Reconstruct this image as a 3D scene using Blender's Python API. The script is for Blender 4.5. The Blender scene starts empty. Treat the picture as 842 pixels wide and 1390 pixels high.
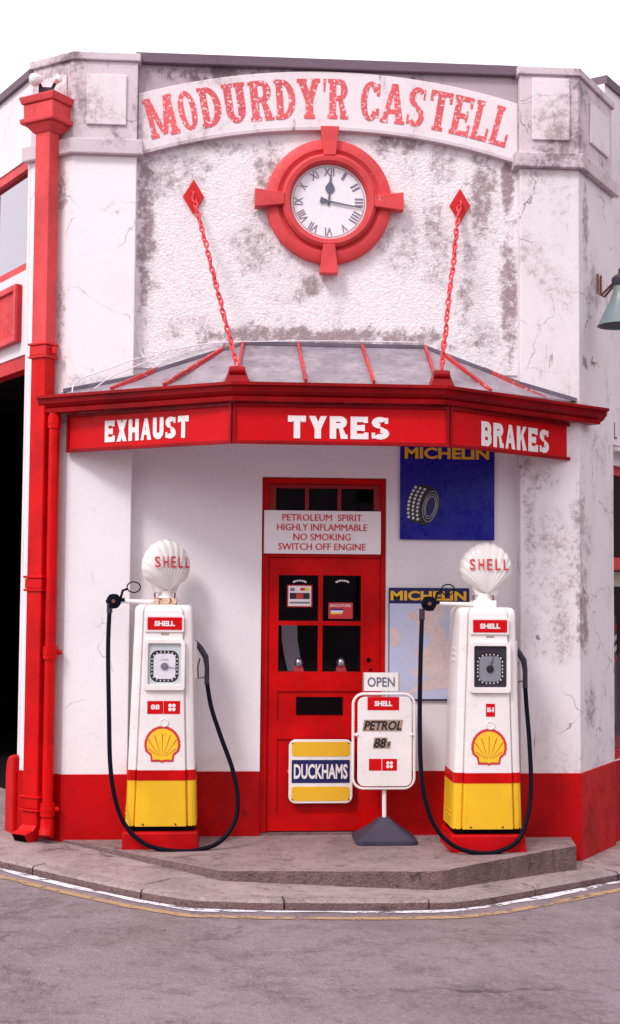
import bpy, bmesh, math, random
from math import sin, cos, pi, radians
from mathutils import Vector, Matrix
random.seed(7)
scene = bpy.context.scene
COL = scene.collection

# ------------------------------------------------------------------ camera
FPX, CXP, CYP = 1750.0, 421.0, 695.0           # focal length and centre, in photo pixels (842 x 1390)
CAM = Vector((-0.777, -9.35, 1.82))
YAW, PITCH, ROLL = radians(4.0), radians(3.1), 0.008
fw = Vector((sin(YAW)*cos(PITCH), cos(YAW)*cos(PITCH), sin(PITCH)))
rt0 = Vector((cos(YAW), -sin(YAW), 0)); up0 = rt0.cross(fw)
rt = rt0*cos(ROLL) + up0*sin(ROLL); up = up0*cos(ROLL) - rt0*sin(ROLL)
cd = bpy.data.cameras.new('camera'); cam = bpy.data.objects.new('camera', cd); COL.objects.link(cam)
m = Matrix((( rt.x, up.x, -fw.x, CAM.x), (rt.y, up.y, -fw.y, CAM.y), (rt.z, up.z, -fw.z, CAM.z), (0, 0, 0, 1)))
cam.matrix_world = m
cd.sensor_fit = 'VERTICAL'; cd.sensor_height = 36.0; cd.lens = FPX/1390.0*36.0
cd.clip_start = 0.1; cd.clip_end = 600
scene.camera = cam

# ------------------------------------------------------------------ sky, sun, exposure
SUN_EL, SUN_ROT = radians(52), radians(200)
w = bpy.data.worlds.new('World'); scene.world = w; w.use_nodes = True
nt = w.node_tree; nt.nodes.clear()
sky = nt.nodes.new('ShaderNodeTexSky'); sky.sky_type = 'NISHITA'; sky.sun_disc = False
sky.sun_elevation = SUN_EL; sky.sun_rotation = SUN_ROT
sky.dust_density = 4; sky.air_density = 1.0
mx = nt.nodes.new('ShaderNodeMixRGB'); mx.inputs[0].default_value = 0.90     # the cloud layer
mx.inputs[2].default_value = (10.8, 9.95, 10.6, 1)
bg = nt.nodes.new('ShaderNodeBackground'); bg.inputs[1].default_value = 0.102
wo = nt.nodes.new('ShaderNodeOutputWorld')
nt.links.new(sky.outputs[0], mx.inputs[1]); nt.links.new(mx.outputs[0], bg.inputs[0]); nt.links.new(bg.outputs[0], wo.inputs[0])
sl = bpy.data.lights.new('sun', 'SUN'); so = bpy.data.objects.new('sun', sl); COL.objects.link(so)
sl.energy = 1.5; sl.angle = radians(14); sl.color = (1.0, 0.955, 0.95)
# sun direction (towards it): behind the camera, to its left
sd = Vector((-0.85, -0.95, 1.45)).normalized()
so.rotation_euler = sd.to_track_quat('Z', 'Y').to_euler()
sky.sun_rotation = math.atan2(sd.x, sd.y)
scene.view_settings.view_transform = 'Standard'; scene.view_settings.look = 'None'
scene.view_settings.exposure = 0.64; scene.view_settings.gamma = 1; scene.view_settings.use_curve_mapping = False
scene.render.engine = 'CYCLES'

# ------------------------------------------------------------------ measuring helpers (where a sight line meets a real surface)
def ray(px, py): return (fw*FPX + rt*(px-CXP) + up*(CYP-py)).normalized()
def W(px, py, y=0.0):
    r = ray(px, py); return CAM + r*((y-CAM.y)/r.y)
def G(px, py, z=0.0):
    r = ray(px, py); return CAM + r*((z-CAM.z)/r.z)
SL = -0.042                                     # the street falls to the right
def S(px, py, c):
    r = ray(px, py); t = (c + SL*CAM.x - CAM.z)/(r.z - SL*r.x); return CAM + r*t
def V(px, py, p0, d):                           # vertical plane through p0 along d
    n = Vector((-d.y, d.x, 0)); r = ray(px, py); return CAM + r*((p0-CAM).dot(n)/r.dot(n))

# ------------------------------------------------------------------ materials
def nodes(name):
    mt = bpy.data.materials.new(name); mt.use_nodes = True
    t = mt.node_tree; b = t.nodes['Principled BSDF']; return mt, t, b
def N(t, kind, **kw):
    n = t.nodes.new(kind)
    for k, v in kw.items():
        if isinstance(k, str) and hasattr(n, k): setattr(n, k, v)
        else: n.inputs[k].default_value = v
    return n
def tex(t, scale=(1, 1, 1), gen='Object'):
    g = t.nodes.new('ShaderNodeNewGeometry'); mp = t.nodes.new('ShaderNodeMapping')
    mp.inputs['Scale'].default_value = scale; t.links.new(g.outputs['Position'], mp.inputs['Vector']); return mp.outputs[0]
def noise(t, vec, scale, detail=4, rough=.6, dist=0):
    n = t.nodes.new('ShaderNodeTexNoise'); n.inputs['Scale'].default_value = scale
    n.inputs['Detail'].default_value = detail; n.inputs['Roughness'].default_value = rough; n.inputs['Distortion'].default_value = dist
    t.links.new(vec, n.inputs['Vector']); return n.outputs[0]
def ramp(t, fac, a, b, va=0.0, vb=1.0):
    n = t.nodes.new('ShaderNodeMapRange'); n.inputs[1].default_value = a; n.inputs[2].default_value = b
    n.inputs[3].default_value = va; n.inputs[4].default_value = vb; n.interpolation_type = 'SMOOTHSTEP'
    t.links.new(fac, n.inputs[0]); return n.outputs[0]
def mix(t, fac, a, b):
    n = t.nodes.new('ShaderNodeMixRGB')
    for i, v in ((0, fac), (1, a), (2, b)):
        if hasattr(v, 'links'): t.links.new(v, n.inputs[i])
        else: n.inputs[i].default_value = v if i == 0 else tuple(v)+(1,)
    return n.outputs[0]
def mth(t, op, a, b=None):
    n = t.nodes.new('ShaderNodeMath'); n.operation = op; n.use_clamp = False
    for i, v in ((0, a), (1, b)):
        if v is None: continue
        if hasattr(v, 'links'): t.links.new(v, n.inputs[i])
        else: n.inputs[i].default_value = v
    return n.outputs[0]
def bump(t, b, h, strength, dist=.01, prev=None):
    n = t.nodes.new('ShaderNodeBump'); n.inputs['Strength'].default_value = strength; n.inputs['Distance'].default_value = dist
    t.links.new(h, n.inputs['Height'])
    if prev: t.links.new(prev, n.inputs['Normal'])
    t.links.new(n.outputs[0], b.inputs['Normal']); return n.outputs[0]

def paint(name, col, rough=.4, var=.12, dirt=.25, dirtcol=(.12, .07, .06), chips=None, bmp=.15, scale=3.0, spec=.5, metal=0):
    mt, t, b = nodes(name); v = tex(t)
    n1 = noise(t, v, scale, 5); n2 = noise(t, v, scale*6, 5, .7)
    c = mix(t, ramp(t, n1, .3, .7), tuple(x*(1-var) for x in col), tuple(min(1, x*(1+var*.6)) for x in col))
    c = mix(t, mth(t, 'MULTIPLY', ramp(t, n2, .55, .8), dirt), c, dirtcol)
    if chips:
        n3 = noise(t, v, 38, 3, .6); c = mix(t, ramp(t, n3, chips[1], chips[1]+.03), c, chips[0])
    t.links.new(c, b.inputs['Base Color'])
    t.links.new(ramp(t, n2, .3, .8, rough*.8, min(1, rough*1.4)), b.inputs['Roughness'])
    b.inputs['Specular IOR Level'].default_value = spec; b.inputs['Metallic'].default_value = metal
    if bmp: bump(t, b, noise(t, v, 45, 3), bmp, .003)
    return mt

def plaster(name, base, grime, amount, stains=(), cracks=0.0, rough_b=0.0, streak=.5, spots=0.0, fine=.3, k=.38):
    """aged painted render: cloudy grime, vertical runs, stains with a place of their own, cracks"""
    mt, t, b = nodes(name); v = tex(t); vs = tex(t, (1, 1, .22))
    n1 = noise(t, v, 1.3, 6, .65); n2 = noise(t, vs, 5.5, 6, .7, .4); n3 = noise(t, v, 14, 6, .75)
    g = mth(t, 'MULTIPLY', ramp(t, n1, .42, .72), amount)
    g = mth(t, 'MAXIMUM', g, mth(t, 'MULTIPLY', ramp(t, n2, .56, .78), streak*amount*1.4))
    g = mth(t, 'MULTIPLY', g, ramp(t, n3, .25, .6, .35, 1.0))
    sep = t.nodes.new('ShaderNodeSeparateXYZ'); t.links.new(v, sep.inputs[0])
    wob = noise(t, v, 6, 6, .75)
    for (cx, cz, rx, rz, s) in stains:
        dx = mth(t, 'DIVIDE', mth(t, 'SUBTRACT', sep.outputs[0], cx), rx)
        dz = mth(t, 'DIVIDE', mth(t, 'SUBTRACT', sep.outputs[2], cz), rz)
        d = mth(t, 'SQRT', mth(t, 'ADD', mth(t, 'MULTIPLY', dx, dx), mth(t, 'MULTIPLY', dz, dz)))
        d = mth(t, 'ADD', d, mth(t, 'MULTIPLY', mth(t, 'SUBTRACT', wob, .5), 2.6))
        sN = mth(t, 'MULTIPLY', ramp(t, d, 1.15, .25), s)
        sN = mth(t, 'MULTIPLY', sN, ramp(t, n3, .3, .62, .45, 1.0))
        g = mth(t, 'MAXIMUM', g, sN)
    if spots: g = mth(t, 'MAXIMUM', g, mth(t, 'MULTIPLY', ramp(t, noise(t, v, 30, 4, .8), .66, .76), spots))
    cr_ = noise(t, v, 20, 9, .82); cf_ = noise(t, tex(t, (1, 1, .5)), 60, 6, .8)
    g2 = ramp(t, mth(t, 'ADD', mth(t, 'ADD', mth(t, 'MULTIPLY', cr_, .7), mth(t, 'MULTIPLY', cf_, .3)), mth(t, 'MULTIPLY', g, k)), .56, .88)
    g = mth(t, 'MAXIMUM', mth(t, 'MULTIPLY', g2, .88), mth(t, 'MULTIPLY', g, .36))
    c = mix(t, ramp(t, noise(t, v, 60, 3), .3, .7), tuple(x*.95 for x in base), base)
    c = mix(t, g, c, grime)
    h = noise(t, v, 90, 4, .7); hh = None
    if rough_b: c = mix(t, ramp(t, noise(t, v, 38, 6, .8), .50, .30, 0, .30), c, grime)
    if cracks:
        wv = t.nodes.new('ShaderNodeVectorMath'); wv.operation = 'ADD'
        nn = t.nodes.new('ShaderNodeTexNoise'); nn.inputs['Scale'].default_value = 4; nn.inputs['Detail'].default_value = 5; t.links.new(v, nn.inputs['Vector'])
        sc = t.nodes.new('ShaderNodeVectorMath'); sc.operation = 'SCALE'; sc.inputs[3].default_value = .35; t.links.new(nn.outputs['Color'], sc.inputs[0])
        t.links.new(v, wv.inputs[0]); t.links.new(sc.outputs[0], wv.inputs[1])
        vo = t.nodes.new('ShaderNodeTexVoronoi'); vo.feature = 'DISTANCE_TO_EDGE'; vo.inputs['Scale'].default_value = 1.7
        t.links.new(wv.outputs[0], vo.inputs['Vector'])
        ln = ramp(t, vo.outputs['Distance'], .010, .001)
        ln = mth(t, 'MULTIPLY', ln, ramp(t, noise(t, v, 1.9, 3), .49, .62))
        ln = mth(t, 'MULTIPLY', ln, cracks)
        c = mix(t, ln, c, tuple(x*.6 for x in grime))
        h = mth(t, 'SUBTRACT', h, mth(t, 'MULTIPLY', ln, 2.0))
    t.links.new(c, b.inputs['Base Color']); b.inputs['Roughness'].default_value = .8; b.inputs['Specular IOR Level'].default_value = .25
    p = bump(t, b, h, fine, .004)
    if rough_b:
        vo = t.nodes.new('ShaderNodeTexVoronoi'); vo.inputs['Scale'].default_value = 55; t.links.new(v, vo.inputs['Vector'])
        hh = mth(t, 'ADD', vo.outputs['Distance'], mth(t, 'MULTIPLY', noise(t, v, 38, 6, .8), 1.8))
        bump(t, b, hh, rough_b, .022, p)
    return mt

def plain(name, col, rough=.5, metal=0, spec=.5, emit=0):
    mt, t, b = nodes(name); v = tex(t); n = noise(t, v, 25, 4)
    t.links.new(mix(t, ramp(t, n, .3, .7), tuple(x*.97 for x in col), tuple(min(1, x*1.02) for x in col)), b.inputs['Base Color'])
    b.inputs['Roughness'].default_value = rough; b.inputs['Metallic'].default_value = metal; b.inputs['Specular IOR Level'].default_value = spec
    if emit: b.inputs['Emission Color'].default_value = tuple(col)+(1,); b.inputs['Emission Strength'].default_value = emit
    return mt

# ------------------------------------------------------------------ mesh helpers
class MB:
    def __init__(s): s.bm = bmesh.new()
    def face(s, pts):
        try: return s.bm.faces.new([s.bm.verts.new(Vector(p)) for p in pts])
        except Exception: return None
    def hull(s, a, b):                           # two matching loops joined, both capped
        n = len(a); va = [s.bm.verts.new(Vector(p)) for p in a]; vb = [s.bm.verts.new(Vector(p)) for p in b]
        s.bm.faces.new(va[::-1]); s.bm.faces.new(vb)
        for i in range(n): s.bm.faces.new((va[i], va[(i+1) % n], vb[(i+1) % n], vb[i]))
        return s
    def box(s, x0, x1, y0, y1, z0, z1):
        return s.hull([(x0, y0, z0), (x1, y0, z0), (x1, y1, z0), (x0, y1, z0)], [(x0, y0, z1), (x1, y0, z1), (x1, y1, z1), (x0, y1, z1)])
    def prism(s, poly, z0, z1): return s.hull([(p[0], p[1], z0) for p in poly], [(p[0], p[1], z1) for p in poly])
    def plate(s, pts, nrm, th):                  # flat outline given thickness towards nrm
        nrm = Vector(nrm).normalized()
        return s.hull([Vector(p) for p in pts], [Vector(p)+nrm*th for p in pts])
    def rod(s, a, b, w, h, upv=(0, 0, 1)):       # rectangular bar
        a, b = Vector(a), Vector(b); d = (b-a).normalized(); u = Vector(upv); x = d.cross(u).normalized(); y = x.cross(d).normalized()
        L = [x*w/2+y*h/2, -x*w/2+y*h/2, -x*w/2-y*h/2, x*w/2-y*h/2]
        return s.hull([a+l for l in L], [b+l for l in L])
    def loft(s, rings, cap=True, closed=True):
        vs = [[s.bm.verts.new(Vector(p)) for p in r] for r in rings]; n = len(vs[0])
        for i in range(len(vs)-1):
            for j in range(n if closed else n-1):
                k = (j+1) % n; s.bm.faces.new((vs[i][j], vs[i][k], vs[i+1][k], vs[i+1][j]))
        if cap: s.bm.faces.new(vs[0][::-1]); s.bm.faces.new(vs[-1])
        return s
    def tube(s, pts, r, seg=10, cap=True):
        pts = [Vector(p) for p in pts]; rings = []; prev = None
        for i, p in enumerate(pts):
            d = (pts[min(i+1, len(pts)-1)]-pts[max(i-1, 0)]).normalized()
            if prev is None: x = d.orthogonal().normalized()
            else: x = (prev - d*prev.dot(d)).normalized()
            prev = x; y = d.cross(x); rr = r[i] if isinstance(r, (list, tuple)) else r
            rings.append([p+(x*cos(2*pi*k/seg)+y*sin(2*pi*k/seg))*rr for k in range(seg)])
        return s.loft(rings, cap)
    def ring(s, c, u, v, rx, ry, r, n=24, seg=8): # closed torus in the u v plane
        c, u, v = Vector(c), Vector(u), Vector(v); nn = u.cross(v).normalized(); rings = []
        for i in range(n+1):
            a = 2*pi*i/n; p = c+u*rx*cos(a)+v*ry*sin(a); o = (u*cos(a)+v*sin(a)).normalized()
            rings.append([p+(o*cos(2*pi*k/seg)+nn*sin(2*pi*k/seg))*r for k in range(seg)])
        return s.loft(rings, False)
    def lathe(s, c, ax, prof, seg=48, cap=True):   # prof: (radius, distance along ax)
        c, ax = Vector(c), Vector(ax).normalized(); x = ax.orthogonal().normalized(); y = ax.cross(x)
        return s.loft([[c+ax*h+(x*cos(2*pi*k/seg)+y*sin(2*pi*k/seg))*max(r, 1e-4) for k in range(seg)] for r, h in prof], cap)
    def build(s, name, mat, parent=None, bevel=0, smooth=False, world=True, merge=False):
        if merge: bmesh.ops.remove_doubles(s.bm, verts=s.bm.verts, dist=1e-5)
        bmesh.ops.recalc_face_normals(s.bm, faces=s.bm.faces)
        off = Vector((0, 0, 0))
        if parent is not None and world:
            q = parent
            while q is not None: off += q.location; q = q.parent
        if off.length: bmesh.ops.translate(s.bm, verts=s.bm.verts, vec=-off)
        me = bpy.data.meshes.new(name); s.bm.to_mesh(me); s.bm.free(); me.materials.append(mat)
        if smooth:
            for p in me.polygons: p.use_smooth = True
            if hasattr(me, 'set_sharp_from_angle'): me.set_sharp_from_angle(angle=radians(40))
        o = bpy.data.objects.new(name, me); COL.objects.link(o); o.parent = parent
        if bevel:
            b = o.modifiers.new('bevel', 'BEVEL'); b.width = bevel; b.segments = 2; b.limit_method = 'ANGLE'; b.angle_limit = radians(40)
        return o
def empty(name, loc): 
    o = bpy.data.objects.new(name, None); COL.objects.link(o); o.location = loc; o.empty_display_size = .1; return o
def tag(o, label=None, cat=None, group=None, kind=None):
    if label: o['label'] = label
    if cat: o['category'] = cat
    if group: o['group'] = group
    if kind: o['kind'] = kind
    return o
def recenter(o):                                 # put a single-mesh thing's origin at its own base
    me = o.data; xs = [v.co for v in me.vertices]
    c = Vector(((min(p.x for p in xs)+max(p.x for p in xs))/2, (min(p.y for p in xs)+max(p.y for p in xs))/2, min(p.z for p in xs)))
    for v in me.vertices: v.co -= c
    o.location = c; return o
def offs(poly, d):                               # offset an outline outwards (clockwise-agnostic)
    n = len(poly); P = [Vector((p[0], p[1])) for p in poly]; area = sum(P[i].x*P[(i+1) % n].y-P[(i+1) % n].x*P[i].y for i in range(n))
    sg = 1 if area > 0 else -1; out = []
    for i in range(n):
        a, b, c = P[i-1], P[i], P[(i+1) % n]; d1 = (b-a).normalized(); d2 = (c-b).normalized()
        n1 = Vector((d1.y, -d1.x))*sg; n2 = Vector((d2.y, -d2.x))*sg; bi = (n1+n2); bi = bi/max(.3, bi.dot(n1)); out.append(b+bi*d)
    return [(p.x, p.y) for p in out]
def rrect(cx, cz, w_, h_, r, k=5):
    out = []
    for sx, sz, a0 in ((1, 1, 0), (-1, 1, 90), (-1, -1, 180), (1, -1, 270)):
        for i in range(k+1):
            a = radians(a0+90*i/k); out.append((cx+sx*(w_/2-r)+r*cos(a), cz+sz*(h_/2-r)+r*sin(a)))
    return out
X1, Z1, YM = Vector((1, 0, 0)), Vector((0, 0, 1)), Vector((0, -1, 0))

# lettering ----------------------------------------------------------
def text(name, body, c, u, v, wd, ht, mat, parent=None, bold=0.0, shear=0.0, spacing=1.0, up_=0.002):
    """lettering fitted to wd x ht centred at c in the u v plane"""
    cu = bpy.data.curves.new('tmp', 'FONT'); cu.body = body; cu.align_x = 'CENTER'; cu.offset = bold; cu.shear = shear
    cu.space_character = spacing; cu.space_line = .9; cu.resolution_u = 3; cu.fill_mode = 'FRONT'
    ob = bpy.data.objects.new('tmp', cu); COL.objects.link(ob)
    dg = bpy.context.evaluated_depsgraph_get(); me = bpy.data.meshes.new_from_object(ob.evaluated_get(dg))
    bpy.data.objects.remove(ob); bpy.data.curves.remove(cu)
    xs = [p.co.x for p in me.vertices]; ys = [p.co.y for p in me.vertices]
    x0, x1, y0, y1 = min(xs), max(xs), min(ys), max(ys); u = Vector(u).normalized(); v = Vector(v).normalized(); n = u.cross(v)
    off = Vector((0, 0, 0)); q = parent
    while q is not None: off += q.location; q = q.parent
    for p in me.vertices:
        a = ((p.co.x-x0)/(x1-x0)-.5)*wd; b = ((p.co.y-y0)/(y1-y0)-.5)*ht; p.co = Vector(c)+u*a+v*b+n*up_-off
    me.name = name; me.materials.clear(); me.materials.append(mat)
    o = bpy.data.objects.new(name, me); COL.objects.link(o); o.parent = parent; return o

def arcband(cx, cy, rx, ry, ix, iy, a0, a1, n=14):
    out = []
    for i in range(n+1):
        a = radians(a0+(a1-a0)*i/n); out.append((cx+rx*cos(a), cy+ry*sin(a)))
    for i in range(n, -1, -1):
        a = radians(a0+(a1-a0)*i/n); out.append((cx+ix*cos(a), cy+iy*sin(a)))
    return out
def slab(ch, s, t, f):
    """slab-serif glyph as overlapping polygons in a unit square; s stem, t thin stroke, f serif overhang"""
    R = lambda x0, y0, x1, y1: [(x0, y0), (x1, y0), (x1, y1), (x0, y1)]
    L0, L1 = f, f+s; r0, r1 = 1-f-s, 1-f; P = []
    sf = lambda x0, x1, y: [R(x0-f, y, x1+f, y+t*.8)] if f > 0 else []
    lo, hi = 0, 1-t*.8
    if ch == "'": return [[(.35, .68), (.55, .68), (.72, 1), (.3, 1)]]
    if ch == 'L': return [R(L0, 0, L1, 1), R(L0, 0, 1, t), R(1-t*1.1, 0, 1, .34)]+sf(L0, L1, hi)+sf(L0, L1, lo)
    if ch == 'T': return [R(.5-s/2, 0, .5+s/2, 1), R(0, 1-t, 1, 1), R(0, .72, t*1.1, 1), R(1-t*1.1, .72, 1, 1)]+sf(.5-s/2, .5+s/2, lo)
    if ch == 'E': return [R(L0, 0, L1, 1), R(L0, 0, 1, t), R(L0, 1-t, .97, 1), R(L0, .5-t/2, .8, .5+t/2), R(1-t*1.1, 0, 1, .3), R(.97-t*1.1, .72, .97, 1), R(.8-t*.8, .36, .8, .64)]+sf(L0, L1, hi)[:1]+sf(L0, L1, lo)
    if ch == 'M': 
        q = s*.9
        return [R(f*.6, 0, f*.6+q*.7, 1), R(1-f*.6-q, 0, 1-f*.6, 1), [(f*.3, 1), (f*.3+q, 1), (.5+q*.25, .05), (.5-q*.35, .05)], [(1-f*.3-q, 1), (1-f*.3, 1), (.5+q*.35, .05), (.5-q*.25, .05)], R(0, 0, q*.9+f*.8, t*.8), R(1-q-f*1.2, 0, 1, t*.8), R(0, 1-t*.8, q, 1), R(1-q, 1-t*.8, 1, 1)]
    if ch == 'O': return [arcband(.5, .5, .5, .5, .5-s, .5-t, 0, 360, 32)]
    if ch == 'D': return [R(L0, 0, L1, 1), arcband(L1*.9, .5, 1-L1*.9, .5, 1-L1*.9-s, .5-t, -90, 90), R(L0, 0, L1, t), R(L0, 1-t, L1, 1)]+sf(L0, L1-f, hi)+sf(L0, L1-f, lo)
    if ch == 'U': return [R(L0, .35, L1, 1), R(r0, .35, r1, 1), arcband(.5, .36, .5-L0, .36, .5-L1, .36-t*1.2, 180, 360)]+sf(L0, L1, hi)+sf(r0, r1, hi)
    if ch == 'R': return [R(L0, 0, L1, 1), R(L1, 1-t, .6, 1), R(L1, .46, .6, .46+t), arcband(.58, .73, .38, .27, .38-s, .27-t, -90, 90), [(.5, .5), (.72, .5), (1, 0), (1-s*1.05, 0)], R(1-s-f, 0, 1, t*.8)]+sf(L0, L1, lo)+sf(L0, L1-f, hi)
    if ch == 'B': return [R(L0, 0, L1, 1), R(L1, 1-t, .58, 1), R(L1, .5-t/2, .6, .5+t/2), R(L1, 0, .6, t), arcband(.56, .75-t/4, .38, .25+t/4, .38-s, .25-t*.75, -90, 90), arcband(.58, .25+t/4, .42, .25+t/4, .42-s, .25-t*.75, -90, 90)]
    if ch == 'Y': return [R(.5-s/2, 0, .5+s/2, .5), [(0, 1), (s*1.05, 1), (.5+s*.5, .42), (.5-s*.5, .42)], [(1-s*.95, 1), (1, 1), (.5+s*.5, .42), (.5-s*.4, .42)]]+([R(-.02, 1-t*.8, s*1.3, 1), R(1-s*1.2, 1-t*.8, 1.02, 1)] if f else [])+sf(.5-s/2, .5+s/2, lo)
    if ch == 'C': return [arcband(.5, .5, .5, .5, .5-s, .5-t, 36, 324, 28), R(.97-t*1.3, .64, .97, .95), R(.97-t*1.3, .10, .97, .33)]
    if ch == 'A': return [[(0, 0), (s*.75, 0), (.5+s*.1, 1), (.5-s*.4, 1)], [(1-s, 0), (1, 0), (.5+s*.4, 1), (.5-s*.4, 1)], R(.22, .24, .78, .24+t*.9)]+([R(-.04, 0, s*.8+f*.8, t*.7), R(1-s-f, 0, 1.04, t*.7)] if f else [])
    if ch == 'S': return [arcband(.5, .74, .48, .26, .48-s, .26-t, 35, 270), arcband(.5, .26, .5, .26+t*.0+.0, .5-s, .26-t, -145, 90), [(.3, .48+t*.35), (.62, .40), (.72, .5), (.4, .6)], R(.94-t*.8, .7, .94, .96), R(.02, .04, .02+t*.8, .3)]
    if ch == 'H': return [R(L0, 0, L1, 1), R(r0, 0, r1, 1), R(L0, .5-t/2, r1, .5+t/2)]+sf(L0, L1, lo)+sf(L0, L1, hi)+sf(r0, r1, lo)+sf(r0, r1, hi)
    if ch == 'X': return [[(0, 1), (s*1.15, 1), (1, 0), (1-s*1.15, 0)], [(0, 0), (s*1.1, 0), (1, 1), (1-s*1.1, 1)]]
    if ch == 'K': return [R(L0, 0, L1, 1), [(L1-.02, .35), (L1-.02, .6), (1-s, 1), (1, 1)], [(.42, .6), (.62, .72), (1, 0), (1-s*1.1, 0)]]
    return []
def glyph(mb, ch, o, u, v, wd, ht, s, t, f, up_=.002, k=[0]):
    """draws a glyph with its lower left corner at o"""
    n = u.cross(v)
    for poly in slab(ch, s, t, f):
        k[0] = (k[0]+1) % 9
        mb.face([o+u*(x*wd)+v*(y*ht)+n*(up_+k[0]*.00025) for x, y in poly])

# ------------------------------------------------------------------ material set
M = {}
M['red'] = paint('red_gloss_paint', (.54, .0012, .002), .38, .24, .7, (.2, .005, .005), bmp=.2, spec=.18)
M['red_old_hazed'] = paint('red_faded_hazed_paint', (.66, .06, .065), .55, .2, .55, (.4, .03, .03), chips=((.62, .3, .3), .70), bmp=.25, spec=.3)  # faded red, with the flare haze on high parts painted in
M['red_mid'] = paint('red_weathered_paint', (.55, .012, .014), .45, .2, .5, (.3, .01, .01), chips=((.6, .25, .25), .73), bmp=.25, spec=.3)
M['red_bar'] = paint('chipped_red_bar_paint', (.50, .03, .035), .6, .3, .8, (.2, .05, .05), chips=((.5, .35, .36), .62), bmp=.3)
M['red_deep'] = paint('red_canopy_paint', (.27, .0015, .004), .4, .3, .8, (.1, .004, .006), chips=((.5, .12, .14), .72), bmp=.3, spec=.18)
M['red_sign'] = paint('red_sign_paint', (.57, .002, .006), .45, .06, .15, (.35, .002, .003), bmp=.1, spec=.16)
M['red_plinth'] = paint('red_plinth_paint', (.42, .0012, .003), .5, .32, 1.0, (.09, .003, .005), bmp=.4, scale=1.6, spec=.15)
M['red_ink'] = plain('red_lettering', (.58, .03, .035), .5)
M['letter_old'] = paint('worn_red_lettering', (.67, .10, .11), .7, .15, .2, (.5, .1, .1), chips=((.74, .58, .60), .575), bmp=.1)
M['white_letter'] = paint('white_lettering', (.80, .75, .74), .5, .05, .12, (.6, .3, .3), bmp=.05)
M['white_paint'] = paint('white_enamel', (.80, .76, .745), .35, .07, .5, (.50, .36, .28), chips=((.30, .14, .08), .745), bmp=.08, spec=.4)
M['white_sign'] = paint('white_sign_board', (.80, .77, .79), .5, .04, .10, (.5, .4, .4), bmp=.05)
M['globe'] = paint('opal_glass_globe', (.78, .75, .72), .25, .04, .12, (.6, .5, .48), bmp=0, spec=.5)
M['yellow'] = paint('yellow_enamel', (.80, .47, .012), .4, .1, .4, (.5, .25, .02), chips=((.35, .2, .08), .74), bmp=.08)
M['yellow_logo'] = plain('yellow_print', (.84, .53, .02), .45)
M['yellow_mustard'] = plain('mustard_print', (.78, .44, .015), .45)
M['blue'] = paint('blue_enamel', (.004, .005, .24), .3, .02, .0, (.01, .02, .25), bmp=.05)
M['navy'] = plain('navy_print', (.008, .010, .09), .4)
M['black'] = paint('black_rubber', (.006, .005, .012), .45, .1, .2, (.012, .008, .012), bmp=.1, spec=.06)
M['blackprint'] = plain('black_print', (.012, .010, .014), .5)
M['base'] = paint('grey_iron_base', (.032, .026, .050), .6, .2, .4, (.03, .03, .04), bmp=.4)
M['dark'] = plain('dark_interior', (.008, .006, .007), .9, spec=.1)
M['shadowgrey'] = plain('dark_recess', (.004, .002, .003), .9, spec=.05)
M['chrome'] = plain('dull_chrome', (.5, .48, .5), .3, .9)
M['steel'] = paint('dark_grey_metal', (.05, .04, .06), .45, .1, .3, metal=.3, spec=.3)
M['lampgreen'] = paint('grey_green_enamel', (.13, .175, .18), .4, .1, .3, (.1, .1, .1), bmp=.1)
M['rust'] = paint('rusty_iron', (.18, .07, .05), .8, .3, .4)
M['rustcream'] = paint('rust_stained_cream', (.60, .45, .33), .6, .3, 1.0, (.20, .05, .02), chips=((.22, .07, .03), .52), scale=9)
M['lead'] = paint('lead_flashing', (.12, .095, .13), .55, .3, .6, (.08, .07, .1), bmp=.5)
M['dialwhite'] = plain('clock_dial_paint', (.78, .77, .80), .4)
M['dialgrey'] = plain('pump_dial_paint', (.60, .65, .66), .4)
M['dialdim'] = plain('shaded_pump_dial', (.24, .26, .28), .4)
M['numeral'] = plain('grey_numerals', (.20, .17, .23), .5)
M['hand'] = plain('grey_blue_hand', (.10, .11, .17), .5)
M['cable'] = plain('white_cable', (.72, .68, .74), .5)
M['card'] = paint('brown_cardboard', (.45, .25, .17), .9)
M['tan'] = plain('tan_number_plate', (.36, .26, .19), .5)
M['cream'] = plain('cream_paint', (.75, .74, .42), .5)
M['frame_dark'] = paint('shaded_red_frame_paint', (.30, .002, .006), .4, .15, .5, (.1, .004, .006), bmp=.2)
M['room'] = plain('pale_cloth', (.75, .66, .70), .8)

def glass(name, tint=(.92, .92, .95), refl=.06, alpha=.12):
    mt, t, b = nodes(name); t.nodes.remove(b); o = t.nodes['Material Output']
    tr = t.nodes.new('ShaderNodeBsdfTransparent'); tr.inputs[0].default_value = tuple(tint)+(1,)
    gl = t.nodes.new('ShaderNodeBsdfGlossy'); gl.inputs['Roughness'].default_value = .03; gl.inputs[0].default_value = (.9, .88, .95, 1)
    fr = t.nodes.new('ShaderNodeFresnel'); fr.inputs[0].default_value = 1.5
    ge = t.nodes.new('ShaderNodeNewGeometry')
    ad = mth(t, 'MULTIPLY', mth(t, 'ADD', fr.outputs[0], refl), mth(t, 'SUBTRACT', 1.0, ge.outputs['Backfacing']))
    mxs = t.nodes.new('ShaderNodeMixShader'); t.links.new(ad, mxs.inputs[0]); t.links.new(tr.outputs[0], mxs.inputs[1]); t.links.new(gl.outputs[0], mxs.inputs[2])
    t.links.new(mxs.outputs[0], o.inputs[0]); return mt
M['glass'] = glass('window_glass', refl=0.0)
M['clearglass'] = glass('dial_glass', tint=(.985, .985, .99), refl=-.01)
M['glass_hi'] = glass('street_window_glass', tint=(.3, .28, .34), refl=.35)
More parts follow.
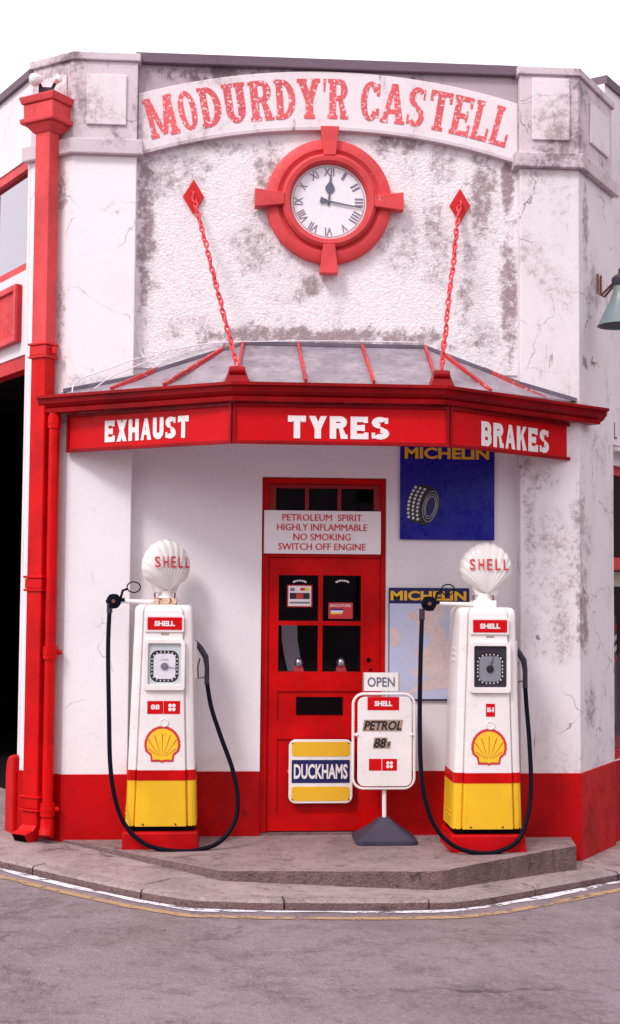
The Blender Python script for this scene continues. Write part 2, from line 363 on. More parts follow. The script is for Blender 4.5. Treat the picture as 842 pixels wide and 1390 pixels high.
def canopy_glass():
    mt, t, b = nodes('dirty_wired_glass'); v = tex(t); n = noise(t, v, 4, 6, .7); n2 = noise(t, v, 22, 5, .7)
    c = mix(t, ramp(t, n, .35, .7), (.34, .31, .34), (.58, .53, .57)); c = mix(t, mth(t, 'MULTIPLY', ramp(t, n2, .45, .7), .75), c, (.20, .15, .17))
    t.links.new(c, b.inputs['Base Color']); b.inputs['Roughness'].default_value = .28
    tl = t.nodes.new('ShaderNodeBsdfTranslucent'); tl.inputs[0].default_value = (.85, .8, .88, 1)
    ms = t.nodes.new('ShaderNodeMixShader'); ms.inputs[0].default_value = .45
    t.links.new(b.outputs[0], ms.inputs[1]); t.links.new(tl.outputs[0], ms.inputs[2]); t.links.new(ms.outputs[0], t.nodes['Material Output'].inputs[0]); return mt
M['canopyglass'] = canopy_glass()

def stn(px, py, rx, ry, s, y=0.0):
    p = W(px, py, y); return (p.x, p.z, rx/187.0, ry/187.0, s)
GR = (.27, .195, .205)
M['rough'] = plaster('white_roughcast', (.87, .825, .85), GR, .62, [
    stn(368, 250, 30, 80, .8), stn(350, 340, 50, 60, .6), stn(545, 330, 50, 60, .5), stn(200, 300, 20, 170, .85), stn(225, 240, 30, 50, .6), stn(300, 200, 60, 14, .6), stn(590, 330, 26, 90, .6), stn(630, 400, 20, 70, .6), stn(600, 215, 34, 60, .6),
    stn(688, 250, 12, 60, 1.0), stn(690, 400, 18, 130, .85), stn(440, 458, 270, 20, .95), stn(420, 392, 28, 26, .8), stn(262, 230, 40, 35, .55),
    stn(655, 260, 30, 90, .8), stn(540, 195, 70, 22, .8), stn(660, 455, 30, 30, .55), stn(264, 440, 50, 16, .4)], rough_b=.34, streak=1.0, fine=.35, k=.46)
M['smooth'] = plaster('white_painted_wall', (.79, .74, .765), (.33, .25, .26), .22, [stn(300, 1030, 60, 12, .3), stn(540, 1035, 40, 14, .4)], cracks=0, streak=.6)
M['pilA'] = plaster('white_painted_pilaster', (.85, .81, .835), (.27, .20, .22), .28, [
    stn(84, 260, 12, 40, .75, -.1), stn(82, 420, 10, 60, .6, -.1), stn(150, 280, 40, 20, .15, -.1), stn(120, 520, 60, 14, .5, -.1)], cracks=.5, streak=.6, k=.42)
M['pilB'] = plaster('grimy_painted_pilaster', (.78, .725, .745), (.25, .18, .19), .62, [
    stn(800, 300, 12, 80, .7, -.1), stn(760, 300, 30, 60, .25, -.1), stn(712, 610, 20, 60, .55, -.1), stn(735, 650, 40, 20, .5, -.1),
    stn(720, 720, 12, 110, .5, -.1), stn(790, 700, 16, 60, .6, -.1), stn(795, 830, 16, 80, .75, -.1), stn(760, 860, 30, 60, .5, -.1), stn(810, 960, 20, 50, .6, -.1), stn(800, 490, 8, 10, .9, -.1)], cracks=.8, streak=1.0, spots=.6, k=.5)
M['parapet'] = plaster('weathered_parapet_stone', (.66, .57, .60), (.20, .14, .155), .75, [], cracks=.6, streak=1.1, spots=.6, fine=.5, k=.55)
M['panel'] = plaster('parapet_panel_render', (.78, .71, .73), (.30, .23, .24), .75, [], cracks=.4, streak=1.0, k=.5)
M['capstone'] = plaster('stained_string_course', (.64, .55, .58), (.19, .135, .15), .85, [], streak=.8, spots=.8, fine=.6, k=.55)
M['grime'] = plaster('blackened_render', (.46, .37, .40), (.09, .06, .08), .8, [], streak=.9, spots=.8, fine=.6, k=.7)
M['coping'] = plaster('dark_felt_coping', (.17, .12, .15), (.07, .05, .06), .6, [], fine=.4)
M['band'] = plaster('cream_name_band', (.78, .71, .73), (.33, .25, .26), .7, [], streak=1.0, fine=.2, k=.5)
M['rendwhite'] = plaster('street_wall_render', (.78, .73, .75), (.28, .21, .22), .45, [], cracks=.4)

def ground(name, base, dark, sc, stain, lines=None, rough=.85, b1=.5, grit=1.0, crack=0):
    mt, t, b = nodes(name); v = tex(t); n1 = noise(t, v, sc, 8, .75, .3); n2 = noise(t, v, sc*9, 7, .8); n3 = noise(t, v, 110, 3, .8); n4 = noise(t, v, sc*2.3, 9, .82, .6)
    c = mix(t, ramp(t, n1, .38, .64), base, tuple(x*.68 for x in base)); c = mix(t, mth(t, 'MULTIPLY', ramp(t, n2, .48, .66), .5), c, dark)
    c = mix(t, mth(t, 'MULTIPLY', ramp(t, n4, .54, .64), stain), c, dark)
    vo = t.nodes.new('ShaderNodeTexVoronoi'); vo.inputs['Scale'].default_value = 75; t.links.new(v, vo.inputs['Vector'])
    sp = t.nodes.new('ShaderNodeSeparateColor'); t.links.new(vo.outputs['Color'], sp.inputs[0])
    c = mix(t, ramp(t, sp.outputs[0], .70, 1.0, 0, .55*grit), c, tuple(min(1, x*1.7) for x in base)); c = mix(t, ramp(t, sp.outputs[1], .72, 1.0, 0, .6*grit), c, dark)
    if crack:
        v2 = t.nodes.new('ShaderNodeTexVoronoi'); v2.feature = 'DISTANCE_TO_EDGE'; v2.inputs['Scale'].default_value = crack
        nn = t.nodes.new('ShaderNodeTexNoise'); nn.inputs['Scale'].default_value = 3; nn.inputs['Detail'].default_value = 6; t.links.new(v, nn.inputs['Vector'])
        ad = t.nodes.new('ShaderNodeVectorMath'); ad.operation = 'MULTIPLY_ADD'; ad.inputs[1].default_value = (.4, .4, .4); t.links.new(nn.outputs['Color'], ad.inputs[0]); t.links.new(v, ad.inputs[2]); t.links.new(ad.outputs[0], v2.inputs['Vector'])
        c = mix(t, mth(t, 'MULTIPLY', ramp(t, v2.outputs['Distance'], .012, .003), ramp(t, n1, .45, .6, 0, .8)), c, tuple(x*.5 for x in dark))
    t.links.new(c, b.inputs['Base Color']); t.links.new(ramp(t, n1, .3, .7, rough, rough*.7), b.inputs['Roughness'])
    b.inputs['Specular IOR Level'].default_value = .3
    bump(t, b, mth(t, 'ADD', mth(t, 'MULTIPLY', vo.outputs['Distance'], .8), mth(t, 'MULTIPLY', n2, .8)), b1, .008); return mt
M['road'] = ground('worn_asphalt', (.225, .172, .188), (.075, .052, .06), .6, .6, rough=.75, b1=.6, grit=.45, crack=.45)
M['pave'] = ground('concrete_pavement', (.35, .265, .265), (.14, .09, .092), 1.3, .55, grit=.25, crack=.6)
M['plat'] = ground('stained_concrete_slab', (.29, .21, .21), (.10, .06, .062), 1.5, .8, grit=.25)
M['platedge'] = ground('broken_concrete_and_kerb_shade', (.20, .125, .125), (.05, .026, .028), 4, .8, b1=.8, grit=.25)
M['kerb'] = ground('kerb_concrete', (.34, .26, .26), (.11, .07, .075), 2.5, .65, grit=.3)
def worn(name, col, under, thr):
    mt, t, b = nodes(name); v = tex(t); n = noise(t, v, 9, 6, .75)
    tr = t.nodes.new('ShaderNodeBsdfTransparent'); ms = t.nodes.new('ShaderNodeMixShader')
    b.inputs['Base Color'].default_value = tuple(col)+(1,); b.inputs['Roughness'].default_value = .8
    t.links.new(ramp(t, n, thr, thr+.1), ms.inputs[0]); t.links.new(b.outputs[0], ms.inputs[1]); t.links.new(tr.outputs[0], ms.inputs[2])
    t.links.new(ms.outputs[0], t.nodes['Material Output'].inputs[0]); return mt
M['linewhite'] = worn('worn_white_line_paint', (.66, .63, .68), None, .50)
M['lineyellow'] = worn('worn_yellow_line_paint', (.36, .23, .12), None, .50)

# ================================================================== GROUND
RC, PC = -0.145, -0.09                          # road and pavement levels at x = 0
kerb_px = [(0, 1166), (45, 1176), (95, 1188), (150, 1200), (205, 1211), (262, 1220), (350, 1223), (445, 1224), (540, 1224), (618, 1222), (665, 1216), (715, 1207), (770, 1197), (842, 1184)]
kp = [S(a, b, PC) for a, b in kerb_px]
dirL, dirR = Vector((-.50, .866, 0)), Vector((.60, .80, 0))
kl = kp[0]+(kp[0]-kp[1]).normalized()*.6; kr = kp[-1]+(kp[-1]-kp[-2]).normalized()*.5
kp = [kl+dirL*9, kl+dirL*1.5, kl]+kp+[kr, kr+dirR*1.5, kr+dirR*9]
hz = lambda x, c: c+SL*max(-5, min(5, x))
kp = [Vector((p.x, p.y, hz(p.x, PC))) for p in kp]
def lateral(pts, d):                            # shift a plan polyline sideways, d>0 towards the building
    out = []
    for i, p in enumerate(pts):
        a = pts[max(i-1, 0)]; b = pts[min(i+1, len(pts)-1)]; t_ = (b-a); t_.z = 0; t_.normalize(); out.append(p+Vector((-t_.y, t_.x, 0))*d)
    return out
mb = MB()
xs = [-60, -30, -15, -8, -5, -4, -3, -2, -1, 0, 1, 2, 3, 4, 5, 8, 15, 30, 60]; ys = [-60, -25, -12, -9, -7, -5, -3, -1, 1, 4, 10, 30, 60]
g_ = [[mb.bm.verts.new((x, y, hz(x, RC))) for x in xs] for y in ys]
for j in range(len(ys)-1):
    for i in range(len(xs)-1): mb.bm.faces.new((g_[j][i], g_[j][i+1], g_[j+1][i+1], g_[j+1][i]))
tag(mb.build('road', M['road']), kind='structure')
ki = lateral(kp, .125)                          # back edge of the kerb stones
mb = MB(); pz = lambda v, dz: Vector((v.x, v.y, hz(v.x, PC)+dz))
for i in range(len(kp)-1):                      # pavement behind the kerb as a fan to the building
    a, b = ki[i], ki[i+1]; c = Vector((b.x*.25, 1.6 if abs(b.x) < 4 else b.y, 0)); d = Vector((a.x*.25, 1.6 if abs(a.x) < 4 else a.y, 0))
    mb.face([pz(a, -.002), pz(b, -.002), pz(c, -.002), pz(d, -.002)])
tag(mb.build('pavement', M['pave'], merge=True), kind='structure')
mb = MB()
def walk(pts, step):                            # resample
    L = [0]
    for i in range(1, len(pts)): L.append(L[-1]+(pts[i]-pts[i-1]).length)
    out = []; s_ = 0
    while s_ < L[-1]:
        i = max(j for j in range(len(L)) if L[j] <= s_+1e-9); i = min(i, len(pts)-2)
        out.append((pts[i].lerp(pts[i+1], (s_-L[i])/max(1e-6, L[i+1]-L[i])))); s_ += step
    return out
kk = walk(kp, .10)
for i0 in range(0, len(kk)-1, 9):
    seg = kk[i0:min(i0+10, len(kk))]
    if len(seg) < 2: continue
    inn = lateral(seg, .123); seg2 = [p.copy() for p in seg]
    seg2[-1] = seg2[-1]+(seg2[-2]-seg2[-1])*.11; inn[-1] = inn[-1]+(inn[-2]-inn[-1])*.11
    dz = random.uniform(-.003, .004); cr = [pz(p, dz-.012) for p in seg2]; tp = [pz(p+(q-p)*.12, dz+.003) for p, q in zip(seg2, inn)]; bk = [pz(p, dz+.003) for p in inn]; bt = [pz(p, -.3) for p in seg2]; bb = [pz(p, -.3) for p in inn]
    mb.loft([[bt[k], cr[k], tp[k], bk[k], bb[k]] for k in range(len(seg2))])
kb = tag(mb.build('kerb', M['kerb']), kind='structure'); kb.data.materials.append(M['platedge'])
for p in kb.data.polygons:
    if abs(p.normal.z) < .35: p.material_index = 1  # dark face paints in the shadow line under the kerb
# painted lines hugging the kerb
def line(name, inner, width, mat, i0, i1, zc=.004, jit=0.0):
    pts = walk(kp, .06)[i0:i1]; a = lateral(pts, -inner); mb = MB()
    wds = [width*(1+jit*.5*(sin(k_*.31)*.5+sin(k_*.83+1)*.3+sin(k_*.12+2)*.5)+.06*random.random()) for k_ in range(len(pts))]; b = lateral(pts, -(inner+width))
    b = [q+(q-p)*(w_/width-1) for p, q, w_ in zip(a, b, wds)]
    for i in range(len(pts)-1):
        mb.face([(q.x, q.y, hz(q.x, RC)+zc) for q in (a[i], b[i], b[i+1], a[i+1])])
    o = mb.build(name, mat, merge=True); tag(o, kind='structure'); return o
n_ = len(walk(kp, .06))
line('white_road_line', .014, .048, M['linewhite'], 20, n_-20, jit=1.0)
line('yellow_road_line', .15, .06, M['lineyellow'], 20, n_-20, jit=.2)
# raised concrete slab the pumps stand on
pf = [G(78, 1139), G(120, 1147), G(170, 1157), G(215, 1166), G(258, 1174), G(298, 1182), G(445, 1183), G(598, 1183), G(640, 1174), G(690, 1165), G(735, 1156), G(783, 1148)]
pf = walk(pf, .05)+[pf[-1]]
pl = [Vector((pf[0].x, .3, 0))]+[p+Vector((random.uniform(-.007, .007), random.uniform(-.007, .007), 0)) for p in pf]+[Vector((pf[-1].x+.1, .3, 0))]
mb = MB(); mb.prism([(p.x, p.y) for p in pl], -.30, 0.0)
plat = mb.build('forecourt_slab', M['plat'], bevel=.012); tag(plat, kind='structure')
plat.data.materials.append(M['platedge'])
for p in plat.data.polygons:
    if abs(p.normal.z) < .5: p.material_index = 1

# ================================================================== BUILDING
XL, XR = W(181, 600).x, W(702, 600).x
PY = -.10                                        # how far the pilasters stand forward
zc0, zc1 = W(444, 226).z, W(444, 206).z          # string course on the pilasters
ZT = W(444, 88).z                                # parapet top, centre
zj = W(444, 505).z                               # where the roughcast starts, just over the canopy
B = empty('garage_building', (0, 0, 0))
tag(B, 'white rendered corner garage with red plinth, pilasters and red lettered name band', 'building')
def wallmesh(p0, d, L, z0, z1, th, holes, mb=None):
    """vertical wall from p0 along d with rectangular holes (s0,s1,z0,z1); thickness away from the street"""
    mb = mb or MB(); n = Vector((-d.y, d.x, 0)); ss = sorted({0, L, *[h[0] for h in holes], *[h[1] for h in holes]}); zs = sorted({z0, z1, *[h[2] for h in holes], *[h[3] for h in holes]})
    inside = lambda s_, z_: any(h[0] < s_ < h[1] and h[2] < z_ < h[3] for h in holes)
    P = lambda s_, z_, t_: p0+d*s_+n*t_+Vector((0, 0, z_-p0.z))
    cell = {}
    for i in range(len(ss)-1):
        for j in range(len(zs)-1): cell[i, j] = ss[i] >= 0 and ss[i+1] <= L and not inside((ss[i]+ss[i+1])/2, (zs[j]+zs[j+1])/2)
    for (i, j), on in cell.items():
        if not on: continue
        a, b, c, e = ss[i], ss[i+1], zs[j], zs[j+1]
        mb.face([P(a, c, 0), P(b, c, 0), P(b, e, 0), P(a, e, 0)]); mb.face([P(a, c, th), P(a, e, th), P(b, e, th), P(b, c, th)])
        if not cell.get((i-1, j)): mb.face([P(a, c, 0), P(a, e, 0), P(a, e, th), P(a, c, th)])
        if not cell.get((i+1, j)): mb.face([P(b, c, 0), P(b, c, th), P(b, e, th), P(b, e, 0)])
        if not cell.get((i, j-1)): mb.face([P(a, c, 0), P(a, c, th), P(b, c, th), P(b, c, 0)])
        if not cell.get((i, j+1)): mb.face([P(a, e, 0), P(b, e, 0), P(b, e, th), P(a, e, th)])
    return mb
# door opening
dx0, dx1 = W(355, 800).x, W(524.5, 800).x; dz1 = W(440, 648).z
wallmesh(Vector((XL-.05, 0, -.4)), X1, XR-XL+.1, -.4, zj, .28, [(dx0-XL+.05, dx1-XL+.05, -.4, dz1)]).build('lower_wall', M['smooth'], B, merge=True)
wallmesh(Vector((XL-.05, -.012, zj)), X1, XR-XL+.1, zj, ZT-.06, .29, []).build('upper_wall', M['rough'], B, merge=True)
MB().box(XL-.02, XR+.02, -.07, .3, ZT-.058, ZT+.02).build('coping', M['coping'], B, bevel=.008)
# red plinth
zp = W(300, 1047).z
MB().box(XL, dx0, -.010, .05, -.4, zp).build('plinth', M['red_plinth'], B, bevel=.004)
MB().box(dx1, XR, -.010, .05, -.4, zp).build('plinth', M['red_plinth'], B, bevel=.004)
# doorstep threshold
MB().box(dx0+.002, dx1-.002, .02, .28, -.05, .012).build('threshold', M['platedge'], B)
# pilasters: outline in plan, from the recess edge round to the street walls
cL = Vector((W(92, 600, PY).x, PY, 0)); eL = V(34, 640, cL, Vector((-.83, .56, 0))); eL.z = 0
cR = Vector((W(787, 600, PY).x, PY, 0)); eR = V(833, 640, cR, Vector((.58, .815, 0))); eR.z = 0
uL = Vector((-.50, .866, 0)); uR = Vector((.62, .785, 0))
polyL = [(XL, .3), (XL, PY), (cL.x, cL.y), (eL.x, eL.y), (eL.x+.24, eL.y+.25)]
polyR = [(XR, PY), (XR, .3), (eR.x-.2, eR.y+.15), (eR.x, eR.y), (cR.x, cR.y)]
ZPT = {'L': W(150, 72, PY).z, 'R': W(745, 92, PY).z}
for poly, key, mt in ((polyL, 'L', M['pilA']), (polyR, 'R', M['pilB'])):
    MB().prism(poly, -.4, zc0).build('pilaster', mt, B, bevel=.006)
    MB().prism(offs(poly, .045), zc0, zc1).build('string_course', M['capstone'], B, bevel=.008)
    MB().prism(poly, zc1, ZPT[key]-.06).build('parapet_block', M['parapet'], B, bevel=.006)
    MB().prism(offs(poly, .02), ZPT[key]-.06, ZPT[key]).build('block_cap', M['capstone'], B, bevel=.008)
    MB().prism(offs(poly, .008), -.4, zp-.004).build('plinth', M['red_plinth'], B, bevel=.004)
def raised(pts, n, th, mt, nm='raised_panel'): return MB().plate(pts, n, th).build(nm, mt, B, bevel=.006)
def wrect(x0, y0, x1, y1, yy): 
    a = W(x0, (y0+y1)/2, yy).x; b = W(x1, (y0+y1)/2, yy).x; c = W((x0+x1)/2, y1, yy).z; d = W((x0+x1)/2, y0, yy).z
    return [(a, yy, c), (b, yy, c), (b, yy, d), (a, yy, d)]
def framed(x0, y0, x1, y1, yy):
    r = wrect(x0, y0, x1, y1, yy+.001); raised(r, YM, .018, M['panel'])
    a, b, c, d = r[0][0], r[1][0], r[0][2], r[2][2]
framed(118, 102, 172, 170, PY); framed(722, 107, 773, 191, PY)
def side_panel(p0, p1, f0, f1, z0, z1):
    d = Vector((p1.x-p0.x, p1.y-p0.y, 0)); L = d.length; d.normalize(); n = Vector((d.y, -d.x, 0)); n = n if n.y < 0 else -n
    a = p0+d*L*f0; b = p0+d*L*f1; q = [(a.x, a.y, z0), (b.x, b.y, z0), (b.x, b.y, z1), (a.x, a.y, z1)]
    return raised([Vector(k)+n*.001 for k in q], n, .018, M['panel'])
side_panel(cL, eL, .15, .8, zc1+.16, ZPT['L']-.16)
side_panel(cR, eR, .3, .85, zc1+.16, ZPT['R']-.18)

# blackened strip between the name band and the coping
bx0, bx1 = XL, XR
# name band: an arched strip. Fit a circle through three points of the band's lower edge
def circ(a, b, c):
    ax, az, bx, bz, cx, cz = a.x, a.z, b.x, b.z, c.x, c.z; d = 2*(ax*(bz-cz)+bx*(cz-az)+cx*(az-bz))
    ux = ((ax*ax+az*az)*(bz-cz)+(bx*bx+bz*bz)*(cz-az)+(cx*cx+cz*cz)*(az-bz))/d
    uz = ((ax*ax+az*az)*(cx-bx)+(bx*bx+bz*bz)*(ax-cx)+(cx*cx+cz*cz)*(bx-ax))/d
    return Vector((ux, 0, uz)), math.hypot(ax-ux, az-uz)
YB = -.012
A_, C_, E_ = W(192, 206, YB-.04), W(440, 173, YB-.04), W(697, 217, YB-.04)
oc, Rlo = circ(A_, C_, E_)
Rhi = (W(440, 97, YB-.04)-Vector((oc.x, YB-.04, oc.z))).length
def arcpts(R, n=40):
    a0 = math.asin((XL+.004-oc.x)/R); a1 = math.asin((XR-.004-oc.x)/R)
    return [(oc.x+R*sin(a0+(a1-a0)*i/n), oc.z+R*cos(a0+(a1-a0)*i/n)) for i in range(n+1)]
lo, hi = arcpts(Rlo), arcpts(Rhi)
mb = MB()
mb.loft([[(a[0], YB-.001, a[1]), (a[0], YB-.04, a[1]), (b[0], YB-.04, b[1]), (b[0], YB-.001, b[1])] for a, b in zip(lo, hi)])
band = mb.build('name_band', M['band'], B, bevel=.006)
mb = MB(); l2, h2 = arcpts(Rlo-.022), arcpts(Rlo-.001)
mb.loft([[(a[0], YB-.001, a[1]), (a[0], YB-.052, a[1]), (b[0], YB-.052, b[1]), (b[0], YB-.001, b[1])] for a, b in zip(l2, h2)])
mb.build('band_moulding', M['capstone'], band)
# spandrels above the band
mb = MB()
mb.loft([[(h[0], YB-.001, h[1]+.003), (h[0], YB-.016, h[1]+.003), (h[0], YB-.016, max(ZT-.06, h[1]+.005)), (h[0], YB-.001, max(ZT-.06, h[1]+.005))] for h in hi])
mb.build('spandrel', M['grime'], B)
# the painted name
mb = MB(); Rb = Rlo+.065; ht = .30
for ch, x0, x1 in (('M', 198, 240), ('O', 242, 268), ('D', 270, 301), ('U', 302, 336), ('R', 337, 371), ('D', 372, 402), ('Y', 403, 436), ("'", 436, 446), ('R', 444, 474),
                   ('C', 489, 517), ('A', 518, 551), ('S', 553, 578), ('T', 581, 613), ('E', 613, 641), ('L', 642, 666), ('L', 668, 693)):
    pa, pb = W(x0, 145, YB-.04), W(x1, 145, YB-.04); Rm = Rb+ht/2
    a = math.asin(((pa.x+pb.x)/2-oc.x)/Rm); wd = (pb.x-pa.x)*.93/max(.9, cos(a))
    u = Vector((cos(a), 0, -sin(a))); v = Vector((sin(a), 0, cos(a))); o = Vector((oc.x, YB-.04, oc.z))+v*Rb-u*wd/2
    if ch == "'": glyph(mb, ch, o, u, v, wd, ht, .3, .15, 0)
    else: glyph(mb, ch, o, u, v, wd, ht, .32 if ch != 'M' else .27, .125, .08)
mb.build('painted_name', M['letter_old'], band)

# ---- door, frame, fanlight
RD = .055                                        # frame set back in the reveal
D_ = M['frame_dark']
mb = MB(); 
lx0, lx1 = W(363.5, 900, RD).x, W(516, 900, RD).x                      # door leaf
zt1 = W(440, 757, RD).z                                            # top of leaf
jw = .038
mb.box(dx0+.002, lx0-.003, RD-.01, RD+.07, .012, dz1-.002); mb.box(lx1+.003, dx1-.002, RD-.01, RD+.07, .012, dz1-.002)
mb.box(lx0-.003, lx1+.003, RD-.01, RD+.07, dz1-.045, dz1-.003); mb.box(lx0-.003, lx1+.003, RD-.012, RD+.07, zt1+.003, zt1+.05)
fr = mb.build('door_frame', M['red_mid'] if 0 else M['red'], B, bevel=.004)
# fanlight: three lights
fz0, fz1 = zt1+.052, dz1-.047
fan = MB(); fx = [lx0, W(417, 670, RD).x, W(461, 670, RD).x, lx1]
for i in (1, 2): fan.box(fx[i]-.013, fx[i]+.013, RD, RD+.04, fz0, fz1)
fan.box(lx0-.002, lx0+.05, RD+.002, RD+.04, fz0, fz1); fan.box(lx1-.05, lx1+.002, RD+.002, RD+.04, fz0, fz1); fan.box(lx0+.05, lx1-.05, RD+.002, RD+.04, fz1-.03, fz1)
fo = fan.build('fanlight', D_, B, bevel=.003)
MB().box(lx0+.01, lx1-.01, RD+.045, RD+.05, fz0, fz1-.01).build('pane', M['glass'], fo)
# door leaf: stiles and rails with sunk panels, four panes
DY = RD+.012
gx = [W(378, 850, DY).x, W(432, 850, DY).x, W(438, 850, DY).x, W(490, 850, DY).x]
gz = [W(435, 912, DY).z, W(435, 849, DY).z, W(435, 843, DY).z, W(435, 781, DY).z]
pz_ = [W(435, 1104, DY).z, W(435, 1003, DY).z, W(435, 978, DY).z, W(435, 938, DY).z]
px_ = [W(376, 1000, DY).x, W(487, 1000, DY).x]
holes = [(gx[0], gx[1], gz[0], gz[1]), (gx[2], gx[3], gz[0], gz[1]), (gx[0], gx[1], gz[2], gz[3]), (gx[2], gx[3], gz[2], gz[3])]
hs = [(a-lx0, b-lx0, c, d) for a, b, c, d in holes]
door = wallmesh(Vector((lx0, DY, .02)), X1, lx1-lx0, .02, zt1, .045, hs+[(px_[0]-lx0, px_[1]-lx0, pz_[0], pz_[1]), (px_[0]-lx0, px_[1]-lx0, pz_[2], pz_[3])]).build('door', M['red'], B, merge=True)
tag(door, 'red panelled door with four small panes and a black letter slot')
for a, b in ((pz_[0], pz_[1]), (pz_[2], pz_[3])):
    MB().box(px_[0]-.004, px_[1]+.004, DY+.014, DY+.03, a-.004, b+.004).build('door_panel', M['red'], door)
for (a, b, c, d) in holes: MB().box(a-.003, b+.003, DY+.02, DY+.025, c-.003, d+.003).build('pane', M['glass'], door)
def dpl(x0, y0, x1, y1, yy, th, nm, mt, par, bev=.002, r=None):
    q = wrect(x0, y0, x1, y1, yy); a, b, c, d = q[0][0], q[1][0], q[0][2], q[2][2]
    pts = q if not r else [(x, yy, z) for x, z in rrect((a+b)/2, (c+d)/2, b-a, d-c, r)]
    return MB().plate(pts, YM, th).build(nm, mt, par, bevel=bev), ((a+b)/2, (c+d)/2, b-a, d-c)
dpl(402, 946, 465, 970, DY+.012, .006, 'letter_slot', M['shadowgrey'], door)
mb = MB()
p = W(500.5, 896, DY); mb.lathe(p, YM, [(0, 0), (.017, 0), (.017, .004), (.01, .006), (0, .006)], 20); mb.build('door_lock', M['shadowgrey'], door); mb = MB()
p = W(503, 909, DY); mb.lathe(p, YM, [(0, 0), (.009, 0), (.009, .004), (0, .004)], 14)
mb.build('keyhole', M['shadowgrey'], door)
# transfers stuck on the glass
def sticker(x0, y0, x1, y1, mt, bits, lab):
    yy = DY+.018
    s_, (cx, cz, w_, h_) = dpl(x0, y0, x1, y1, yy, .0015, 'sticker', mt, door, 0); tag(s_, lab)
    for k, (bx0, bz0, bx1, bz1, bm_) in enumerate(bits):
        MB().box(cx+w_*(bx0-.5), cx+w_*(bx1-.5), yy-.0028-.0004*k, yy-.0018-.0004*k, cz+h_*(bz0-.5), cz+h_*(bz1-.5)).build('sticker_print', bm_, door)
    return cx, cz, w_, h_
sticker(390, 794, 424, 824, M['red_ink'], [(.05, .05, .95, .95, M['white_sign']), (.1, .36, .9, .64, M['blackprint']), (.36, .37, .64, .62, M['red_ink']), (.12, .72, .3, .86, M['numeral']), (.52, .74, .7, .87, M['red_ink']), (.7, .74, .86, .87, M['yellow_logo']), (.1, .16, .9, .24, M['numeral'])], 'white window sticker with a dark band and red edge')
cx, cz, w_, h_ = sticker(446, 818, 479, 840, M['red_ink'], [(.1, .28, .55, .45, M['yellow_logo']), (.1, .38, .6, .58, M['white_sign']), (.1, .52, .6, .62, M['blue'])], 'red window sticker with white, blue and yellow bars')
text('sticker_print', 'BARCLAYCARD', (cx, DY+.014, cz+h_*.32), X1, Z1, w_*.86, h_*.18, M['white_letter'], door, .02)
for bx, by in ((407, 790), (465, 790)):                # small pale scalloped transfers at the head of the panes
    p = W(bx, by, DY+.016); mb = MB()
    for k in range(7): a = radians(-60+20*k); q = p+Vector((.05*sin(a), 0, .02*cos(a)-.01)); mb.face([q+Vector((.0075*cos(c_), 0, .0075*sin(c_))) for c_ in [2*pi*m_/8 for m_ in range(8)]])
    mb.build('scalloped_transfer', M['room'], door)

# ---- street walls left and right, roof, interior
zSL = V(45, 103, eL, uL).z
s_of = lambda px, py, p0, u: (V(px, py, p0, u)-p0).dot(u)
pL0 = Vector((eL.x, eL.y, 0))
zo1 = V(20, 486, pL0, uL).z
sw0 = s_of(37, 300, pL0, uL); zw0, zw1 = V(36, 366, pL0, uL).z, V(28, 222, pL0, uL).z
n_L = Vector((uL.y, -uL.x, 0)); n_L = n_L if n_L.y < 0 else -n_L
# leftwards walls: d reversed so that thickness goes inwards
LW = 8.0
def hole_rev(s0, s1, a, b): return (LW-s1, LW-s0, a, b)
sw1 = sw0+1.7
wallmesh(pL0+uL*LW+Vector((0, 0, -.4)), -uL, LW, -.4, zSL, .25, [hole_rev(.04, 3.2, -.4, zo1), hole_rev(sw0, sw1, zw0, zw1)]).build('street_wall', M['rendwhite'], B, merge=True)
mb = MB(); a = pL0-n_L*.14; b = a+uL*LW
mb.rod(a+Vector((0, 0, zSL+.015)), b+Vector((0, 0, zSL+.015)), .34, .06).build('coping', M['coping'], B)
wdo = MB(); q = pL0-n_L*.04
def fbar(mb, s0, s1, z0, z1, q, u, th=.06): mb.rod(q+u*s0+Vector((0, 0, (z0+z1)/2)), q+u*s1+Vector((0, 0, (z0+z1)/2)), th, abs(z1-z0))
fbar(wdo, sw0, sw1, zw0, zw0+.06, q, uL); fbar(wdo, sw0, sw1, zw1-.07, zw1, q, uL); fbar(wdo, sw0+.8, sw0+.86, zw0+.06, zw1-.07, q, uL); fbar(wdo, sw0, sw0+.03, zw0+.06, zw1-.07, q, uL); fbar(wdo, sw1-.05, sw1, zw0+.06, zw1-.07, q, uL)
wf = wdo.build('window', M['red_old_hazed'], B)
mb = MB(); mb.rod(q-n_L*.012+uL*sw0+Vector((0, 0, (zw0+zw1)/2)), q-n_L*.012+uL*sw1+Vector((0, 0, (zw0+zw1)/2)), .006, zw1-zw0-.02).build('pane', M['glass_hi'], wf)
# lintel over the garage mouth, jamb foot with red paint
mb = MB(); mb.rod(pL0+n_L*-.06+uL*.05+Vector((0, 0, zo1-.05)), pL0-n_L*.06+uL*3.19+Vector((0, 0, zo1-.05)), .1, .11).build('door_head', M['red_mid'], B)
